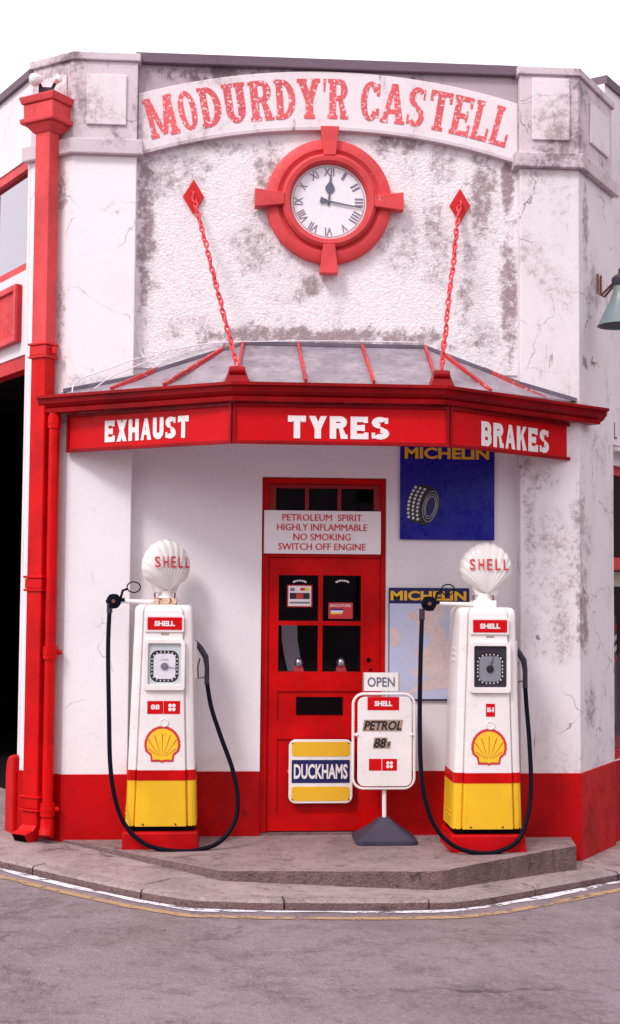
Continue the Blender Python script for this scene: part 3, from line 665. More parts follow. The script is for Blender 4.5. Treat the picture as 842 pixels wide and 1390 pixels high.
# right street wall with the shop window
pR0 = Vector((eR.x, eR.y, 0))-Vector((uR.y, -uR.x, 0))*.06
zR = V(838, 128, pR0, uR).z; zwr1 = V(838, 632, pR0, uR).z; zwr0 = V(838, 1033, pR0, uR).z
n_R = Vector((uR.y, -uR.x, 0)); 
wallmesh(pR0+Vector((0, 0, -.4)), uR, LW, -.4, zR, .25, [(.03, 2.6, zwr0, zwr1)]).build('street_wall', M['rendwhite'], B, merge=True)
mb = MB(); mb.rod(pR0+n_R*.004+Vector((0, 0, zwr0/2-.2)), pR0+n_R*.004+uR*LW+Vector((0, 0, zwr0/2-.2)), .03, zwr0+.4).build('plinth', M['red_plinth'], B)
mb = MB(); mb.rod(pR0-n_R*.15+Vector((0, 0, zR+.03)), pR0-n_R*.15+uR*LW+Vector((0, 0, zR+.03)), .34, .07).build('coping', M['coping'], B)
q = pR0-n_R*.07; wdo = MB(); zb = V(838, 765, pR0, uR).z
fbar(wdo, .03, 2.6, zwr0, zwr0+.06, q, uR); fbar(wdo, .03, 2.6, zwr1-.07, zwr1, q, uR); fbar(wdo, .03, 2.6, zb-.05, zb+.05, q, uR); fbar(wdo, 1.2, 1.25, zwr0+.06, zwr1-.07, q, uR)
wf = wdo.build('shop_window', M['red'], B)
mb = MB(); mb.rod(q-n_R*.02+uR*.03+Vector((0, 0, (zwr0+zwr1)/2)), q-n_R*.02+uR*2.6+Vector((0, 0, (zwr0+zwr1)/2)), .006, zwr1-zwr0-.02).build('pane', M['glass'], wf)
# cornice and lettered fascia over the shop window
zf0, zf1 = V(838, 606, pR0, uR).z, V(838, 556, pR0, uR).z
mb = MB(); mb.rod(pR0+n_R*.02+uR*.05+Vector((0, 0, (zf0+zf1)/2)), pR0+n_R*.02+uR*2.6+Vector((0, 0, (zf0+zf1)/2)), .035, zf1-zf0)
mb.rod(pR0+n_R*.04+uR*.05+Vector((0, 0, zf0-.04)), pR0+n_R*.04+uR*2.6+Vector((0, 0, zf0-.04)), .08, .03)
sf_ = mb.build('shop_fascia', M['panel'], B)
text('fascia_letter', 'L', pR0+n_R*.04+uR*.10+Vector((0, 0, zf0+.11)), uR, Z1, .055, .13, M['hand'], sf_, .0)
# roof and inside
back = 7.6
rp = [(XL, .28), (XR, .28), (pR0.x+uR.x*LW-.3, pR0.y+uR.y*LW), (pL0.x+uL.x*LW+.3, pL0.y+uL.y*LW)]
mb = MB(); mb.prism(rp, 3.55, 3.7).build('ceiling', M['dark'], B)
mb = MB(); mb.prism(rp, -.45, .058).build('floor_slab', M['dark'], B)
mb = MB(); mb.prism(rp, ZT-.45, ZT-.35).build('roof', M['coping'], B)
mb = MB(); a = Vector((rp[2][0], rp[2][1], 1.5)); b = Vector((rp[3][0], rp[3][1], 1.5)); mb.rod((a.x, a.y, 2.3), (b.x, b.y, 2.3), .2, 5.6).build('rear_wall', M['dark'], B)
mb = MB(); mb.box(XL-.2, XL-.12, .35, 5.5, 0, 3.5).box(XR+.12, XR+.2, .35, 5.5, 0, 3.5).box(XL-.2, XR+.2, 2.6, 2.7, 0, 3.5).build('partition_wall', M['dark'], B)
# rounded red kicking block at the foot of the left jamb
a = G(8, 1128, -.02); 
mb = MB(); pk = V(20, 1000, pL0, uL)
prof = [(0, -.35), (.17, -.35), (.17, .42), (.155, .50), (.11, .545), (.05, .56), (0, .56)]
mb.hull([pL0-n_L*.06+uL*s_+Vector((0, 0, z)) for s_, z in prof], [pL0+n_L*.04+uL*s_+Vector((0, 0, z)) for s_, z in prof]).build('jamb_guard', M['red'], B, bevel=.02)

# ================================================================== CLOCK
cc = W(446, 276, -.012); cc.y = -.012
CL = empty('wall_clock', cc); tag(CL, 'round clock with roman numerals in a thick red ring with four keystones', 'clock')
r_o = .462
mb = MB(); mb.lathe(cc, YM, [(0, 0), (r_o, 0), (r_o, .05), (r_o-.02, .065), (.385, .07), (.37, .055), (.352, .05), (.345, .085), (.325, .10), (.295, .095), (.282, .07), (.278, .03), (0, .03)], 72, False)
mb.build('clock_ring', M['red_old_hazed'], CL, smooth=True)
mb = MB(); mb.lathe(cc+YM*.031, YM, [(0, 0), (.277, 0), (.277, .006), (0, .006)], 64, False).build('dial', M['dialwhite'], CL)
mb = MB()
for k in range(4):
    a = k*pi/2; v = Vector((sin(a), 0, cos(a))); u = Vector((cos(a), 0, -sin(a)))
    mb = MB(); mb.plate([cc+YM*.02+v*.33-u*.043, cc+YM*.02+v*.33+u*.043, cc+YM*.02+v*.545+u*.068, cc+YM*.02+v*.545-u*.068], YM, .085)
    mb.build('keystone', M['red_old_hazed'], CL, bevel=.005)
for k, s_ in enumerate(['XII', 'I', 'II', 'III', 'IIII', 'V', 'VI', 'VII', 'VIII', 'IX', 'X', 'XI']):
    a = k*pi/6; v = Vector((sin(a), 0, cos(a))); u = Vector((cos(a), 0, -sin(a))); wd = {'I': .022, 'II': .042, 'III': .06, 'IIII': .078, 'V': .04, 'VI': .055, 'VII': .07, 'VIII': .085, 'IX': .058, 'X': .04, 'XI': .058, 'XII': .075}[s_]
    text('numeral', s_, cc+YM*.038+v*.222, u, v, wd, .062, M['numeral'], CL, .012)
def hand(ang, pts, lift, nm):
    v = Vector((sin(ang), 0, cos(ang))); u = Vector((cos(ang), 0, -sin(ang)))
    MB().plate([cc+YM*lift+u*x+v*y for x, y in pts], YM, .003).build(nm, M['hand'], CL)
hand(radians(100), [(-.024, -.065), (.024, -.065), (.012, -.02), (.007, 0), (.004, .25), (-.004, .25), (-.007, 0), (-.012, -.02)], .048, 'minute_hand')
hand(radians(4), [(-.007, -.03), (.007, -.03), (.006, .06), (.02, .07), (.033, .09), (.033, .11), (.02, .13), (.008, .15), (.003, .21), (-.003, .21), (-.008, .15), (-.02, .13), (-.033, .11), (-.033, .09), (-.02, .07), (-.006, .06)], .043, 'hour_hand')
MB().ring(cc+YM*.040, X1, Z1, .262, .262, .0018, 60, 5).build('minute_track', M['numeral'], CL)

# ================================================================== CANOPY
PR = .93                                        # how far it stands out
g1, g2 = W(318, 519, -PR), W(600, 523, -PR); z0 = (g1.z+g2.z)/2
z0 -= .092
G1, G2 = Vector((g1.x, -PR, z0)), Vector((g2.x, -PR, z0))
def onz(px, py, z): return G(px, py, z)
E1 = G(66, 541, z0+.092); E2 = G(808, 556, z0+.092)
E1 = Vector((E1.x, max(min(E1.y, PY-.02), -.5), z0)); E2 = Vector((E2.x, max(min(E2.y, PY+.1), -.5), z0))
zt = W(450, 472).z
T1, T2 = Vector((W(330, 471).x, 0, zt)), Vector((W(577, 473).x, 0, zt))
CN = empty('entrance_canopy', (0, -.05, z0-.4)); tag(CN, 'red angled canopy with grey glass roof, gutter and white lettered fascia over the door', 'canopy')
# roof glass: centre slope, two side slopes; where the side slopes meet the wall they run down to the gutter ends
Wl = Vector((E1.x+.12, PY, z0+.115)); Wr = Vector((E2.x-.2, PY, z0+.115))
def sheet(pts, th=.012):
    return MB().plate(pts, (0, 0, 1), th)
up2 = Vector((0, 0, .03))
i1, i2 = G1+Vector((.02, .05, .09)), G2+Vector((-.02, .05, .09)); j1, j2 = E1+Vector((.05, .03, .09)), E2+Vector((-.05, .03, .09))
sheet([i1, i2, T2, T1]).build('glass_panel', M['canopyglass'], CN)
sheet([j1, i1, T1, Vector((XL, PY-.005, zt-(T1.x-XL)*.36)), Wl]).build('glass_panel', M['canopyglass'], CN)
sheet([i2, j2, Wr, Vector((XR, PY-.005, zt-(XR-T2.x)*.40)), T2]).build('glass_panel', M['canopyglass'], CN)
def bar(a, b, nm='glazing_bar', mt=None, w_=.028, h_=.03, lift=.026):
    a, b = Vector(a)+Vector((0, 0, lift)), Vector(b)+Vector((0, 0, lift)); MB().rod(a, b, w_, h_).build(nm, mt or M['red_bar'], CN, bevel=.004)
L3 = lambda a, b, t_: Vector(a).lerp(Vector(b), t_)
bar(i1, T1, w_=.02); bar(i2, T2, w_=.02)
bar(L3(i1, i2, .34), L3(T1, T2, .30), w_=.019); bar(L3(i1, i2, .68), L3(T1, T2, .65), w_=.019)
TL = Vector((XL, PY-.005, zt-(T1.x-XL)*.36)); TR = Vector((XR, PY-.005, zt-(XR-T2.x)*.40))
bar(L3(j1, i1, .33), L3(TL, T1, .22)); bar(L3(j1, i1, .62), L3(TL, T1, .82))
bar(L3(i2, j2, .32), L3(T2, TR, .18)); bar(L3(i2, j2, .68), L3(T2, TR, .62))
# lead flashing along the wall
for a, b in ((Wl, TL), (TL, T1), (T1, T2), (T2, TR), (TR, Wr)):
    bar(a, b, 'flashing', M['lead'], .06, .03, .015)
# gutter: ogee section swept round the three sides
path = [E1, G1, G2, E2]
def swept(path, prof, nm, mt, par, bev=0, ext=0.0):
    P = [p.copy() for p in path]
    if ext: P[0] += (P[0]-P[1]).normalized()*ext; P[-1] += (P[-1]-P[-2]).normalized()*ext
    rings = []
    for i, p in enumerate(P):
        d1 = (P[i]-P[i-1]).normalized() if i > 0 else (P[1]-P[0]).normalized(); d2 = (P[i+1]-P[i]).normalized() if i < len(P)-1 else d1
        n1 = Vector((d1.y, -d1.x, 0)); n2 = Vector((d2.y, -d2.x, 0)); n = (n1+n2); n = n/n.dot(n1)
        rings.append([p+n*o+Vector((0, 0, z)) for o, z in prof])
    return MB().loft(rings).build(nm, mt, par, bevel=bev)
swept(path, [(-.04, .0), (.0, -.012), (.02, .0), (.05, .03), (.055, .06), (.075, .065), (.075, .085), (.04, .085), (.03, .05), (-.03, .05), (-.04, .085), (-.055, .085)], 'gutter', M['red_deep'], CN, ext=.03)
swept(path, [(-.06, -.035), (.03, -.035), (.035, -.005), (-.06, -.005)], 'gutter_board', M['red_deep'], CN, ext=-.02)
# fascia boards, each a framed board with its word
fz1, fz0_ = W(460, 549, -PR+.03).z, W(460, 604, -PR+.03).z
F = [G(92, 589, (fz0_+fz1)/2), W(316, 577, -PR+.03), W(610, 579, -PR+.03), G(783, 602, (fz0_+fz1)/2)]
F[0].y = max(min(F[0].y, PY-.02), -.6); F[3].y = max(min(F[3].y, PY+.08), -.6)
for p in F: p.z = 0
words = ['EXHAUST', 'TYRES', 'BRAKES']
wpx = [((143, 584), (257, 581), 31), ((391, 580), (529, 581), 31), ((653, 589), (745, 599), 33)]
for i in range(3):
    a, b = F[i], F[i+1]; d = (b-a).normalized(); n = Vector((d.y, -d.x, 0)); L = (b-a).length
    H = lambda s_, z_, o_=0: a+d*s_+n*o_+Vector((0, 0, z_))
    bd = MB().plate([H(0, fz0_), H(L, fz0_), H(L, fz1), H(0, fz1)], -n, .02).build('fascia_board', M['red_sign'], CN)
    fm = MB(); t_ = .022
    for (s0, s1, y0, y1) in ((0, L, fz0_-.003, fz0_+t_), (0, L, fz1-t_, fz1+.003)): fm.plate([H(s0+.002, y0), H(s1-.002, y0), H(s1-.002, y1), H(s0+.002, y1)], n, .016)
    for (s0, s1) in ((0, t_), (L-t_, L)): fm.plate([H(s0+.002, fz0_+t_), H(s1-.002, fz0_+t_), H(s1-.002, fz1-t_), H(s0+.002, fz1-t_)], n, .015)
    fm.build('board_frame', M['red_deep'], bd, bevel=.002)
    (ax, ay), (bx, by), hp = wpx[i]
    pa, pb = V(ax, ay, a, d), V(bx, by, a, d); sa, sb = (pa-a).dot(d), (pb-a).dot(d); zc = (pa.z+pb.z)/2
    word = words[i]; ht = hp/207.0*(1 if i != 2 else 1.06); cell = (sb-sa)/(len(word)-.12); mb = MB()
    for k, ch in enumerate(word):
        glyph(mb, ch, H(sa+cell*k, zc-ht/2), d, Vector((0, 0, 1)), cell*.86, ht, .36, .24, 0, .003)
    mb.build('fascia_lettering', M['white_letter'], bd)
# dark soffit board behind the fascia, small cleats between gutter and boards
for a, b in ((F[0], F[1]), (F[1], F[2]), (F[2], F[3])):
    for t_ in (.06, .5, .94):
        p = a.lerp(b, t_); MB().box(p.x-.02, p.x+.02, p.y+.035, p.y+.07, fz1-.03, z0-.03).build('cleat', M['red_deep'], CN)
# hanging chains
def chain(px0, py0, base, nm):
    a = W(px0, py0, -.05); b = Vector((base.x, -PR+.06, z0+.21))
    pl_ = W(px0, py0, -.012)
    ch = MB(); d = (b-a); L = d.length; dn = d.normalized(); n = int(L/.050); s1 = dn.cross(Vector((0, 0, 1))).normalized(); s2 = dn.cross(s1)
    for k in range(n):
        u = s1*cos(k*1.15)+s2*sin(k*1.15); jit = Vector((random.uniform(-.004, .004), 0, random.uniform(-.003, .003))); w_ = .027 if k % 2 else .024
        ch.ring(a+d*((k+.5)/n)+jit, u, dn, w_*.55, .036, .0075, 12, 6)
    c = ch.build('hanging_chain', M['red_old_hazed'], CN, smooth=True)
    MB().plate([pl_+Vector((x, 0, z)) for x, z in ((0, -.13), (.078, 0), (0, .13), (-.078, 0))], YM, .022).build('wall_plate', M['red_mid'], c, bevel=.004)
    MB().ring(pl_+YM*.03, Vector((0, 1, 0)), Z1, .028, .03, .008, 16, 6).build('eye_bolt', M['red_old_hazed'], c)
    mb = MB(); mb.hull([(b.x-.09, b.y-.05, z0+.08), (b.x+.09, b.y-.05, z0+.08), (b.x+.09, b.y+.07, z0+.08), (b.x-.09, b.y+.07, z0+.08)], [(b.x-.045, b.y-.02, z0+.205), (b.x+.045, b.y-.02, z0+.205), (b.x+.045, b.y+.03, z0+.205), (b.x-.045, b.y+.03, z0+.205)])
    mb.lathe((b.x-.055, b.y-.02, z0+.17), X1, [(0, 0), (.03, 0), (.03, .11), (0, .11)], 14, False)
    mb.build('anchor_bracket', M['red_deep'], c, bevel=.006)
chain(263, 268, W(322, 510, -PR).lerp(W(322, 510, -PR), 0), 'a')
chain(624, 280, W(601, 512, -PR), 'b')

# ================================================================== WALL PIPES
# square downpipe with hopper head
nS = Vector((cL.y-eL.y, eL.x-cL.x, 0)).normalized()
if nS.y > 0: nS = -nS
dS = Vector((eL.x-cL.x, eL.y-cL.y, 0)).normalized()
q0 = V(56, 640, cL+nS*.09, dS); q0.z = 0
hz0, hz1 = V(60, 172, cL+nS*.09, dS).z, V(60, 135, cL+nS*.09, dS).z
DP = empty('square_downpipe', (q0.x, q0.y, 0)); tag(DP, 'thick square red downpipe with a hopper head, left of the doorway', 'downpipe')
def sq(mb, z0_, z1_, w0, w1=None, c=None):
    w1 = w1 or w0; c = c or q0; r = lambda w_, z: [c+dS*sx*w_/2+nS*sy*w_/2*.8+Vector((0, 0, z)) for sx, sy in ((1, 1), (1, -1), (-1, -1), (-1, 1))]
    return mb.hull(r(w0, z0_), r(w1, z1_))
zk = [V(52, 478, q0, dS).z, V(48, 792, q0, dS).z, V(38, 1088, q0, dS).z]
pw = .135
sq(MB(), zk[0]+.02, hz0, pw).build('upper_pipe', M['red_old_hazed'], DP, bevel=.008)  # upper length paler: fading plus haze put into its red
sq(MB(), zk[2]-.02, zk[0]+.018, pw).build('lower_pipe', M['red'], DP, bevel=.008)
for z in zk:
    mb = MB(); sq(mb, z-.035, z+.035, pw+.02); sq(mb, z+.037, z+.055, pw+.04); sq(mb, z-.055, z-.037, pw+.035)
    mb.rod(q0+dS*-.12+Vector((0, 0, z)), q0+dS*.12+Vector((0, 0, z)), .03, .05); mb.build('pipe_collar', M['red_mid'] if z > 3 else M['red'], DP, bevel=.005)
mb = MB(); sq(mb, hz0-.065, hz0-.005, pw+.02, .26); sq(mb, hz0-.003, hz0+.035, .31, .32); sq(mb, hz0+.037, hz0+.14, .27, .275); sq(mb, hz0+.142, hz0+.195, .30, .335); mb.build('hopper_head', M['red_old_hazed'], DP, bevel=.008)
mb = MB(); zf = zk[2]-.06
r = lambda c, w_, a_: [c+dS*sx*w_/2+(nS*cos(a_)+Z1*sin(a_))*sy*w_/2*.8 for sx, sy in ((1, 1), (1, -1), (-1, -1), (-1, 1))]
tipc = q0+nS*.10+dS*.035+Vector((0, 0, zf-.185))
mb.loft([r(q0+Vector((0, 0, zf)), pw, 0), r(q0+Vector((0, 0, zf-.09)), pw, 0), r(q0+nS*.03+dS*.012+Vector((0, 0, zf-.145)), pw*1.0, .45), r(tipc, pw*.98, 1.0)])
shoe = mb.build('pipe_shoe', M['red'], DP, bevel=.006)
nn_ = (nS*sin(1.0)-Z1*cos(1.0)); MB().hull(r(tipc-nn_*.01, pw*.80, 1.0), r(tipc+nn_*.004, pw*.80, 1.0)).build('pipe_mouth', M['shadowgrey'], shoe)
# round pipe from the canopy gutter
r0 = W(70, 800, PY-.05); r0.z = 0
r0b = W(63.5, 1040, PY-.05)
zb1 = z0-.02
RPp = empty('round_downpipe', (r0.x, r0.y, 0)); tag(RPp, 'slim round red downpipe from the canopy gutter, beside the square one', 'downpipe')
mb = MB(); mb.tube([(r0.x-.0, r0.y, zb1), (r0.x, r0.y, .12)], .040, 20).build('pipe', M['red'], RPp, smooth=True)
for z, dr in ((zb1-.08, .008), (W(70, 885, PY).z, .012), (.22, .012)):
    mb = MB(); mb.lathe((r0.x, r0.y, z-.045), Z1, [(.041, 0), (.04+dr, .0), (.04+dr, .03), (.042+dr, .032), (.042+dr, .06), (.04+dr, .062), (.04+dr, .09), (.041, .09)], 24, True)
    if z < 2: mb.lathe((r0.x+.05, r0.y+.005, z), X1, [(0, 0), (.02, 0), (.014, .03), (0, .035)], 12, False)
    mb.build('pipe_collar', M['red'], RPp, smooth=True)
mb = MB(); mb.tube([(r0.x, r0.y, .16), (r0.x, r0.y, .10), (r0.x-.003, r0.y-.008, .065), (r0.x-.006, r0.y-.02, .035)], [.046, .050, .054, .054], 20).build('pipe_shoe', M['red'], RPp, smooth=True)
# cables on the wall above the canopy
def cable(pts, r, lab, nm='cable'):
    P = [Vector(p) for p in pts]; Q = []
    for i in range(len(P)-1):
        p0, p1, p2, p3 = P[max(i-1, 0)], P[i], P[i+1], P[min(i+2, len(P)-1)]
        for k in range(8):
            t_ = k/8; Q.append(.5*((2*p1)+(-p0+p2)*t_+(2*p0-5*p1+4*p2-p3)*t_*t_+(-p0+3*p1-3*p2+p3)*t_**3))
    Q.append(P[-1]); o = MB().tube(Q, r, 8).build(nm, M['cable'], smooth=True); recenter(o); tag(o, lab, 'cable'); return o
cable([W(187, 452, -.03), W(190, 475, -.04), W(200, 486, -.06), W(225, 477, -.05), W(260, 470, -.04), W(290, 466, -.03), W(330, 464, -.03), W(450, 463, -.03), W(570, 465, -.03)], .0048, 'thin white cable lying along the wall above the canopy glass')
cable([W(98, 533, -.30), W(101, 521, -.2), W(115, 512, -.16), W(150, 500, -.15), W(185, 487, -.15), W(215, 483, -.12), W(185, 497, -.18), W(150, 512, -.24), W(128, 528, -.32)], .0042, 'looped white cable over the left end of the canopy')
# weed in the hole of the right pilaster
# lamps
lb = V(812, 395, cR, (eR-cR).normalized()); nR = Vector(((eR-cR).y, -(eR-cR).x, 0)).normalized(); nR = nR if nR.y < 0 else -nR
hd = W(842, 384, lb.y-.35)
LP = empty('wall_lamp', hd); tag(LP, 'grey green conical lamp shade on a bent iron bracket, upper right wall', 'lamp')
mb = MB(); mb.lathe(hd+Vector((0, 0, .02)), -Z1, [(0, -.02), (.03, -.02), (.045, 0), (.05, .05), (.055, .10), (.075, .15), (.165, .335), (.17, .34), (.16, .338), (.07, .155), (.04, .10), (0, .1)], 40, False).build('lamp_shade', M['lampgreen'], LP, smooth=True)
mb = MB(); mb.lathe(hd+Vector((0, 0, .045)), -Z1, [(0, -.06), (.012, -.06), (.014, -.02), (.035, -.015), (.062, .01), (.062, .04), (.05, .07), (0, .07)], 28, False).build('lamp_cap', M['steel'], LP, smooth=True)
for dx in (0, .07):
    b0 = lb+(eR-cR).normalized()*(dx-.05)+nR*.015
    mb = MB(); mb.tube([b0+Vector((0, 0, .12)), b0+Vector((0, 0, -.03)), b0+nR*.03+Vector((0, 0, -.045)), hd+Vector((-.03, 0, .02-.02*(dx > 0)))], .009, 8).build('bracket', M['rust'], LP, smooth=True)
MB().lathe(hd+Vector((0, 0, -.11)), -Z1, [(0, 0), (.03, .01), (.045, .05), (.05, .09), (.03, .13), (0, .14)], 20, False).build('bulb', M['glass'], LP, smooth=True)
# floodlight above the hopper
fl = V(62, 114, cL+nS*.12, dS)
FL = empty('floodlight', fl); tag(FL, 'small white twin floodlight fixed above the hopper head', 'lamp')
mb = MB(); mb.box(fl.x-.05, fl.x+.06, fl.y, fl.y+.1, fl.z-.12, fl.z-.02).build('mounting_box', M['steel'], FL, bevel=.006)
for dx, a_, s_ in ((-.055, Vector((-.5, -.6, -.35)), .75), (.085, Vector((.6, -.5, .35)), .5)):
    c = fl+Vector((dx, -.03, .02)); mb = MB(); mb.lathe(c, a_, [(0, -.05*s_), (.03*s_, -.05*s_), (.05*s_, 0), (.062*s_, .05*s_), (.05*s_, .062*s_), (0, .07*s_)], 20, False).build('lamp_head', M['white_paint'], FL, smooth=True)
    MB().tube([c, fl+Vector((dx*.3, .04, -.05))], .012, 8).build('arm', M['steel'], FL)
# weed tuft
wd = V(803, 492, cR, (eR-cR).normalized())
mb = MB()
for k in range(16):
    a = random.uniform(-1, 1); L = random.uniform(.03, .075); p = wd+nR*.005+Vector((a*.012, 0, 0)); q = p+nR*random.uniform(.01, .04)+Vector((a*L*.8, 0, L*random.uniform(-.9, .8))); s_ = Vector((.004, 0, 0)); mb.face([p-s_, p+s_, q+Vector((0, 0, .002)), q-s_*.3])
weed = mb.build('weed', plain('dry_weed', (.13, .10, .03), .8)); recenter(weed); tag(weed, 'small dry weed growing from a hole in the right pilaster', 'plant')

# ================================================================== WALL SIGNS
def sign_root(name, x0, y0, x1, y1, yy, lab, cat='sign', th=.012, mt=None, r=0):
    q = wrect(x0, y0, x1, y1, yy); a, b, c, d = q[0][0], q[1][0], q[0][2], q[2][2]
    R = empty(name, ((a+b)/2, yy, c)); tag(R, lab, cat)
    pts = q if not r else [(x, yy, z) for x, z in rrect((a+b)/2, (c+d)/2, b-a, d-c, r)]
    MB().plate(pts, YM, th).build('board', mt, R, bevel=.003); return R, (a+b)/2, (c+d)/2, b-a, d-c
# petroleum warning
R, cx, cz, w_, h_ = sign_root('warning_sign', 358.5, 693.5, 517, 752, .028, 'white board above the door warning PETROLEUM SPIRIT in red capitals', mt=M['white_sign'])
for k, (s_, f, pz0) in enumerate((('PETROLEUM  SPIRIT', .68, .84), ('HIGHLY INFLAMMABLE', .77, .615), ('NO SMOKING', .49, .39), ('SWITCH OFF ENGINE', .745, .165))):
    text('lettering', s_, (cx-.005, .016, cz+h_*(pz0-.5)), X1, Z1, w_*f, h_*.155, M['red_ink'], R, 0.0)
    text('lettering', s_, (cx-.0025, .0156, cz+h_*(pz0-.5)+.0008), X1, Z1, w_*f, h_*.155, M['red_ink'], R, 0.0)
# blue tyre sign (its figure is left out)
R, cx, cz, w_, h_ = sign_root('tyre_sign', 543, 600, 671, 733, -.012, 'square dark blue enamel sign with yellow lettering and a black tyre', mt=M['blue'])
yy = -.026; tp = W(607, 616, yy)
text('lettering', 'MICHELIN', (tp.x, yy, W(607, 615.5, yy).z), X1, Z1, .625, .085, M['yellow_mustard'], R, .036)
tc = W(578, 686, yy); mb = MB()
u = Vector((.96, 0, -.22)).normalized(); v = Vector((.22, 0, .96)).normalized()
mb.plate([tc+u*.10*cos(a)+v*.147*sin(a) for a in [2*pi*k/36 for k in range(36)]], YM, .003)
mb.plate([tc-u*.05+u*.09*cos(a)+v*.145*sin(a) for a in [2*pi*k/36 for k in range(36)]], YM, .0025)
mb.build('tyre_picture', M['blackprint'], R)
mb = MB()
tc3 = tc+YM*.004; mb.face([tc3+u*.04+u*.045*cos(a)+v*.085*sin(a) for a in [2*pi*k/30 for k in range(30)]])
mb.build('tyre_hub', M['navy'], R)
mb = MB()
for rr in (.055, .068, .085): mb.ring(tc+YM*.005+u*.035, u, v, rr*.62, rr*1.35, .0016, 30, 4)
for k in range(9):
    for j in range(3):
        c_ = tc+YM*.0045-u*(.125-.034*j-.00*abs(k-4))+v*((k-4)*.028)+u*(.0014*(k-4)**2); mb.face([c_-u*.011-v*.008, c_+u*.006-v*.010, c_+u*.011+v*.008, c_-u*.006+v*.010])
mb.build('tyre_tread', M['dialgrey'], R)
# map of the country
R, cx, cz, w_, h_ = sign_root('map_sign', 527.5, 798, 637, 951, -.012, 'tall wall map with pale blue sea, pinkish land and navy header behind the hose', mt=M['navy'], th=.008)
yy = -.0205
def mapmat():
    mt, t, b = nodes('printed_map_land'); v = tex(t); n = noise(t, v, 16, 6, .8); n2 = noise(t, v, 45, 4, .8)
    c = mix(t, ramp(t, n, .35, .65), (.68, .58, .58), (.62, .47, .44)); c = mix(t, ramp(t, n2, .58, .68, 0, .6), c, (.50, .16, .12)); t.links.new(c, b.inputs['Base Color']); b.inputs['Roughness'].default_value = .4; return mt
M['land'] = mapmat(); M['sea'] = plain('printed_map_sea', (.50, .54, .70), .4)
hb = .115
MB().box(cx-w_/2+.006, cx+w_/2-.006, yy-.001, yy+.0003, cz-h_/2+.012, cz+h_/2-hb).build('sea', M['sea'], R)
text('lettering', 'MICHELIN', (cx-.005, yy+.0, cz+h_/2-hb/2), X1, Z1, w_*.94, .070, M['yellow_mustard'], R, .036)
xm = lambda a: cx-w_/2+w_*a; zm = lambda b_: cz-h_/2+(h_-hb)*b_
mb = MB()
gb = [(.52, .10), (.64, .13), (.78, .12), (.95, .13), (.97, .22), (.90, .27), (.97, .34), (.96, .43), (.84, .47), (.80, .55), (.72, .66), (.68, .75), (.62, .80), (.70, .90), (.66, .98), (.40, .98), (.32, .90), (.22, .92), (.24, .82), (.33, .84), (.36, .74), (.44, .70), (.52, .68), (.50, .58), (.43, .52), (.34, .53), (.32, .47), (.40, .42), (.36, .34), (.27, .30), (.33, .24), (.48, .27), (.50, .22), (.38, .19), (.26, .10), (.18, .05), (.30, .07), (.44, .12)]
mb.face([(xm(a)+random.uniform(-.004, .004), yy-.0022, zm(b_)) for a, b_ in gb])
mb.face([(xm(a), yy-.0022, zm(b_)) for a, b_ in [(.02, .55), (.12, .57), (.15, .66), (.10, .74), (.02, .76)]])
mb.face([(xm(a), yy-.0022, zm(b_)) for a, b_ in [(.74, .98), (.98, .98), (.98, .80), (.8, .80)]])
mb.build('land', M['land'], R)
# oil company sign leaning against the door
R, cx, cz, w_, h_ = sign_root('oil_sign', 392, 1003.5, 478.5, 1090, .035, 'rounded white, yellow and navy oil sign fixed low on the red door', mt=M['white_paint'], r=.05, th=.014)
yy = .020
for zz, hh, mt in ((.35, .225, M['yellow_mustard']), (-.35, .225, M['yellow_mustard']), (.0, .36, M['navy'])):
    pts = rrect(cx, cz+h_*zz, w_*.91, h_*hh, .006 if zz == 0 else .022); MB().plate([(x, yy, z) for x, z in pts], YM, .0015).build('colour_panel', mt, R)
text('lettering', 'DUCKHAMS', (cx, yy-.0015, cz), X1, Z1, w_*.84, h_*.235, M['white_letter'], R, .03)
mb = MB()
for sx in (-1, 1):
    for sz in (-1, 1): mb.lathe((cx+sx*w_*.44, yy, cz+sz*h_*.44), YM, [(0, 0), (.006, 0), (.005, .004), (0, .005)], 10, False)
mb.build('screws', M['steel'], R)
# red framed notice box on the left street wall
q = pL0+n_L*.02; s0 = s_of(30, 430, pL0, uL); za, zb_ = V(24, 466, pL0, uL).z, V(24, 390, pL0, uL).z
R = empty('notice_board', q+uL*(s0+.5)+Vector((0, 0, za))); tag(R, 'plain red framed board on the left street wall under the window', 'sign')
mb = MB(); mb.rod(q+uL*s0+Vector((0, 0, (za+zb_)/2)), q+uL*(s0+1.2)+Vector((0, 0, (za+zb_)/2)), .03, zb_-za).build('board', M['red_mid'], R)
mb = MB(); qq = q+n_L*.02
for z in (za+.02, zb_-.02): mb.rod(qq+uL*(s0)+Vector((0, 0, z)), qq+uL*(s0+1.2)+Vector((0, 0, z)), .03, .045)
for s_ in (s0, s0+1.15): mb.rod(qq+uL*s_+Vector((0, 0, (za+zb_)/2)), qq+uL*(s_+.045)+Vector((0, 0, (za+zb_)/2)), .032, zb_-za-.086)
mb.build('frame', M['red_old_hazed'], R, bevel=.003)

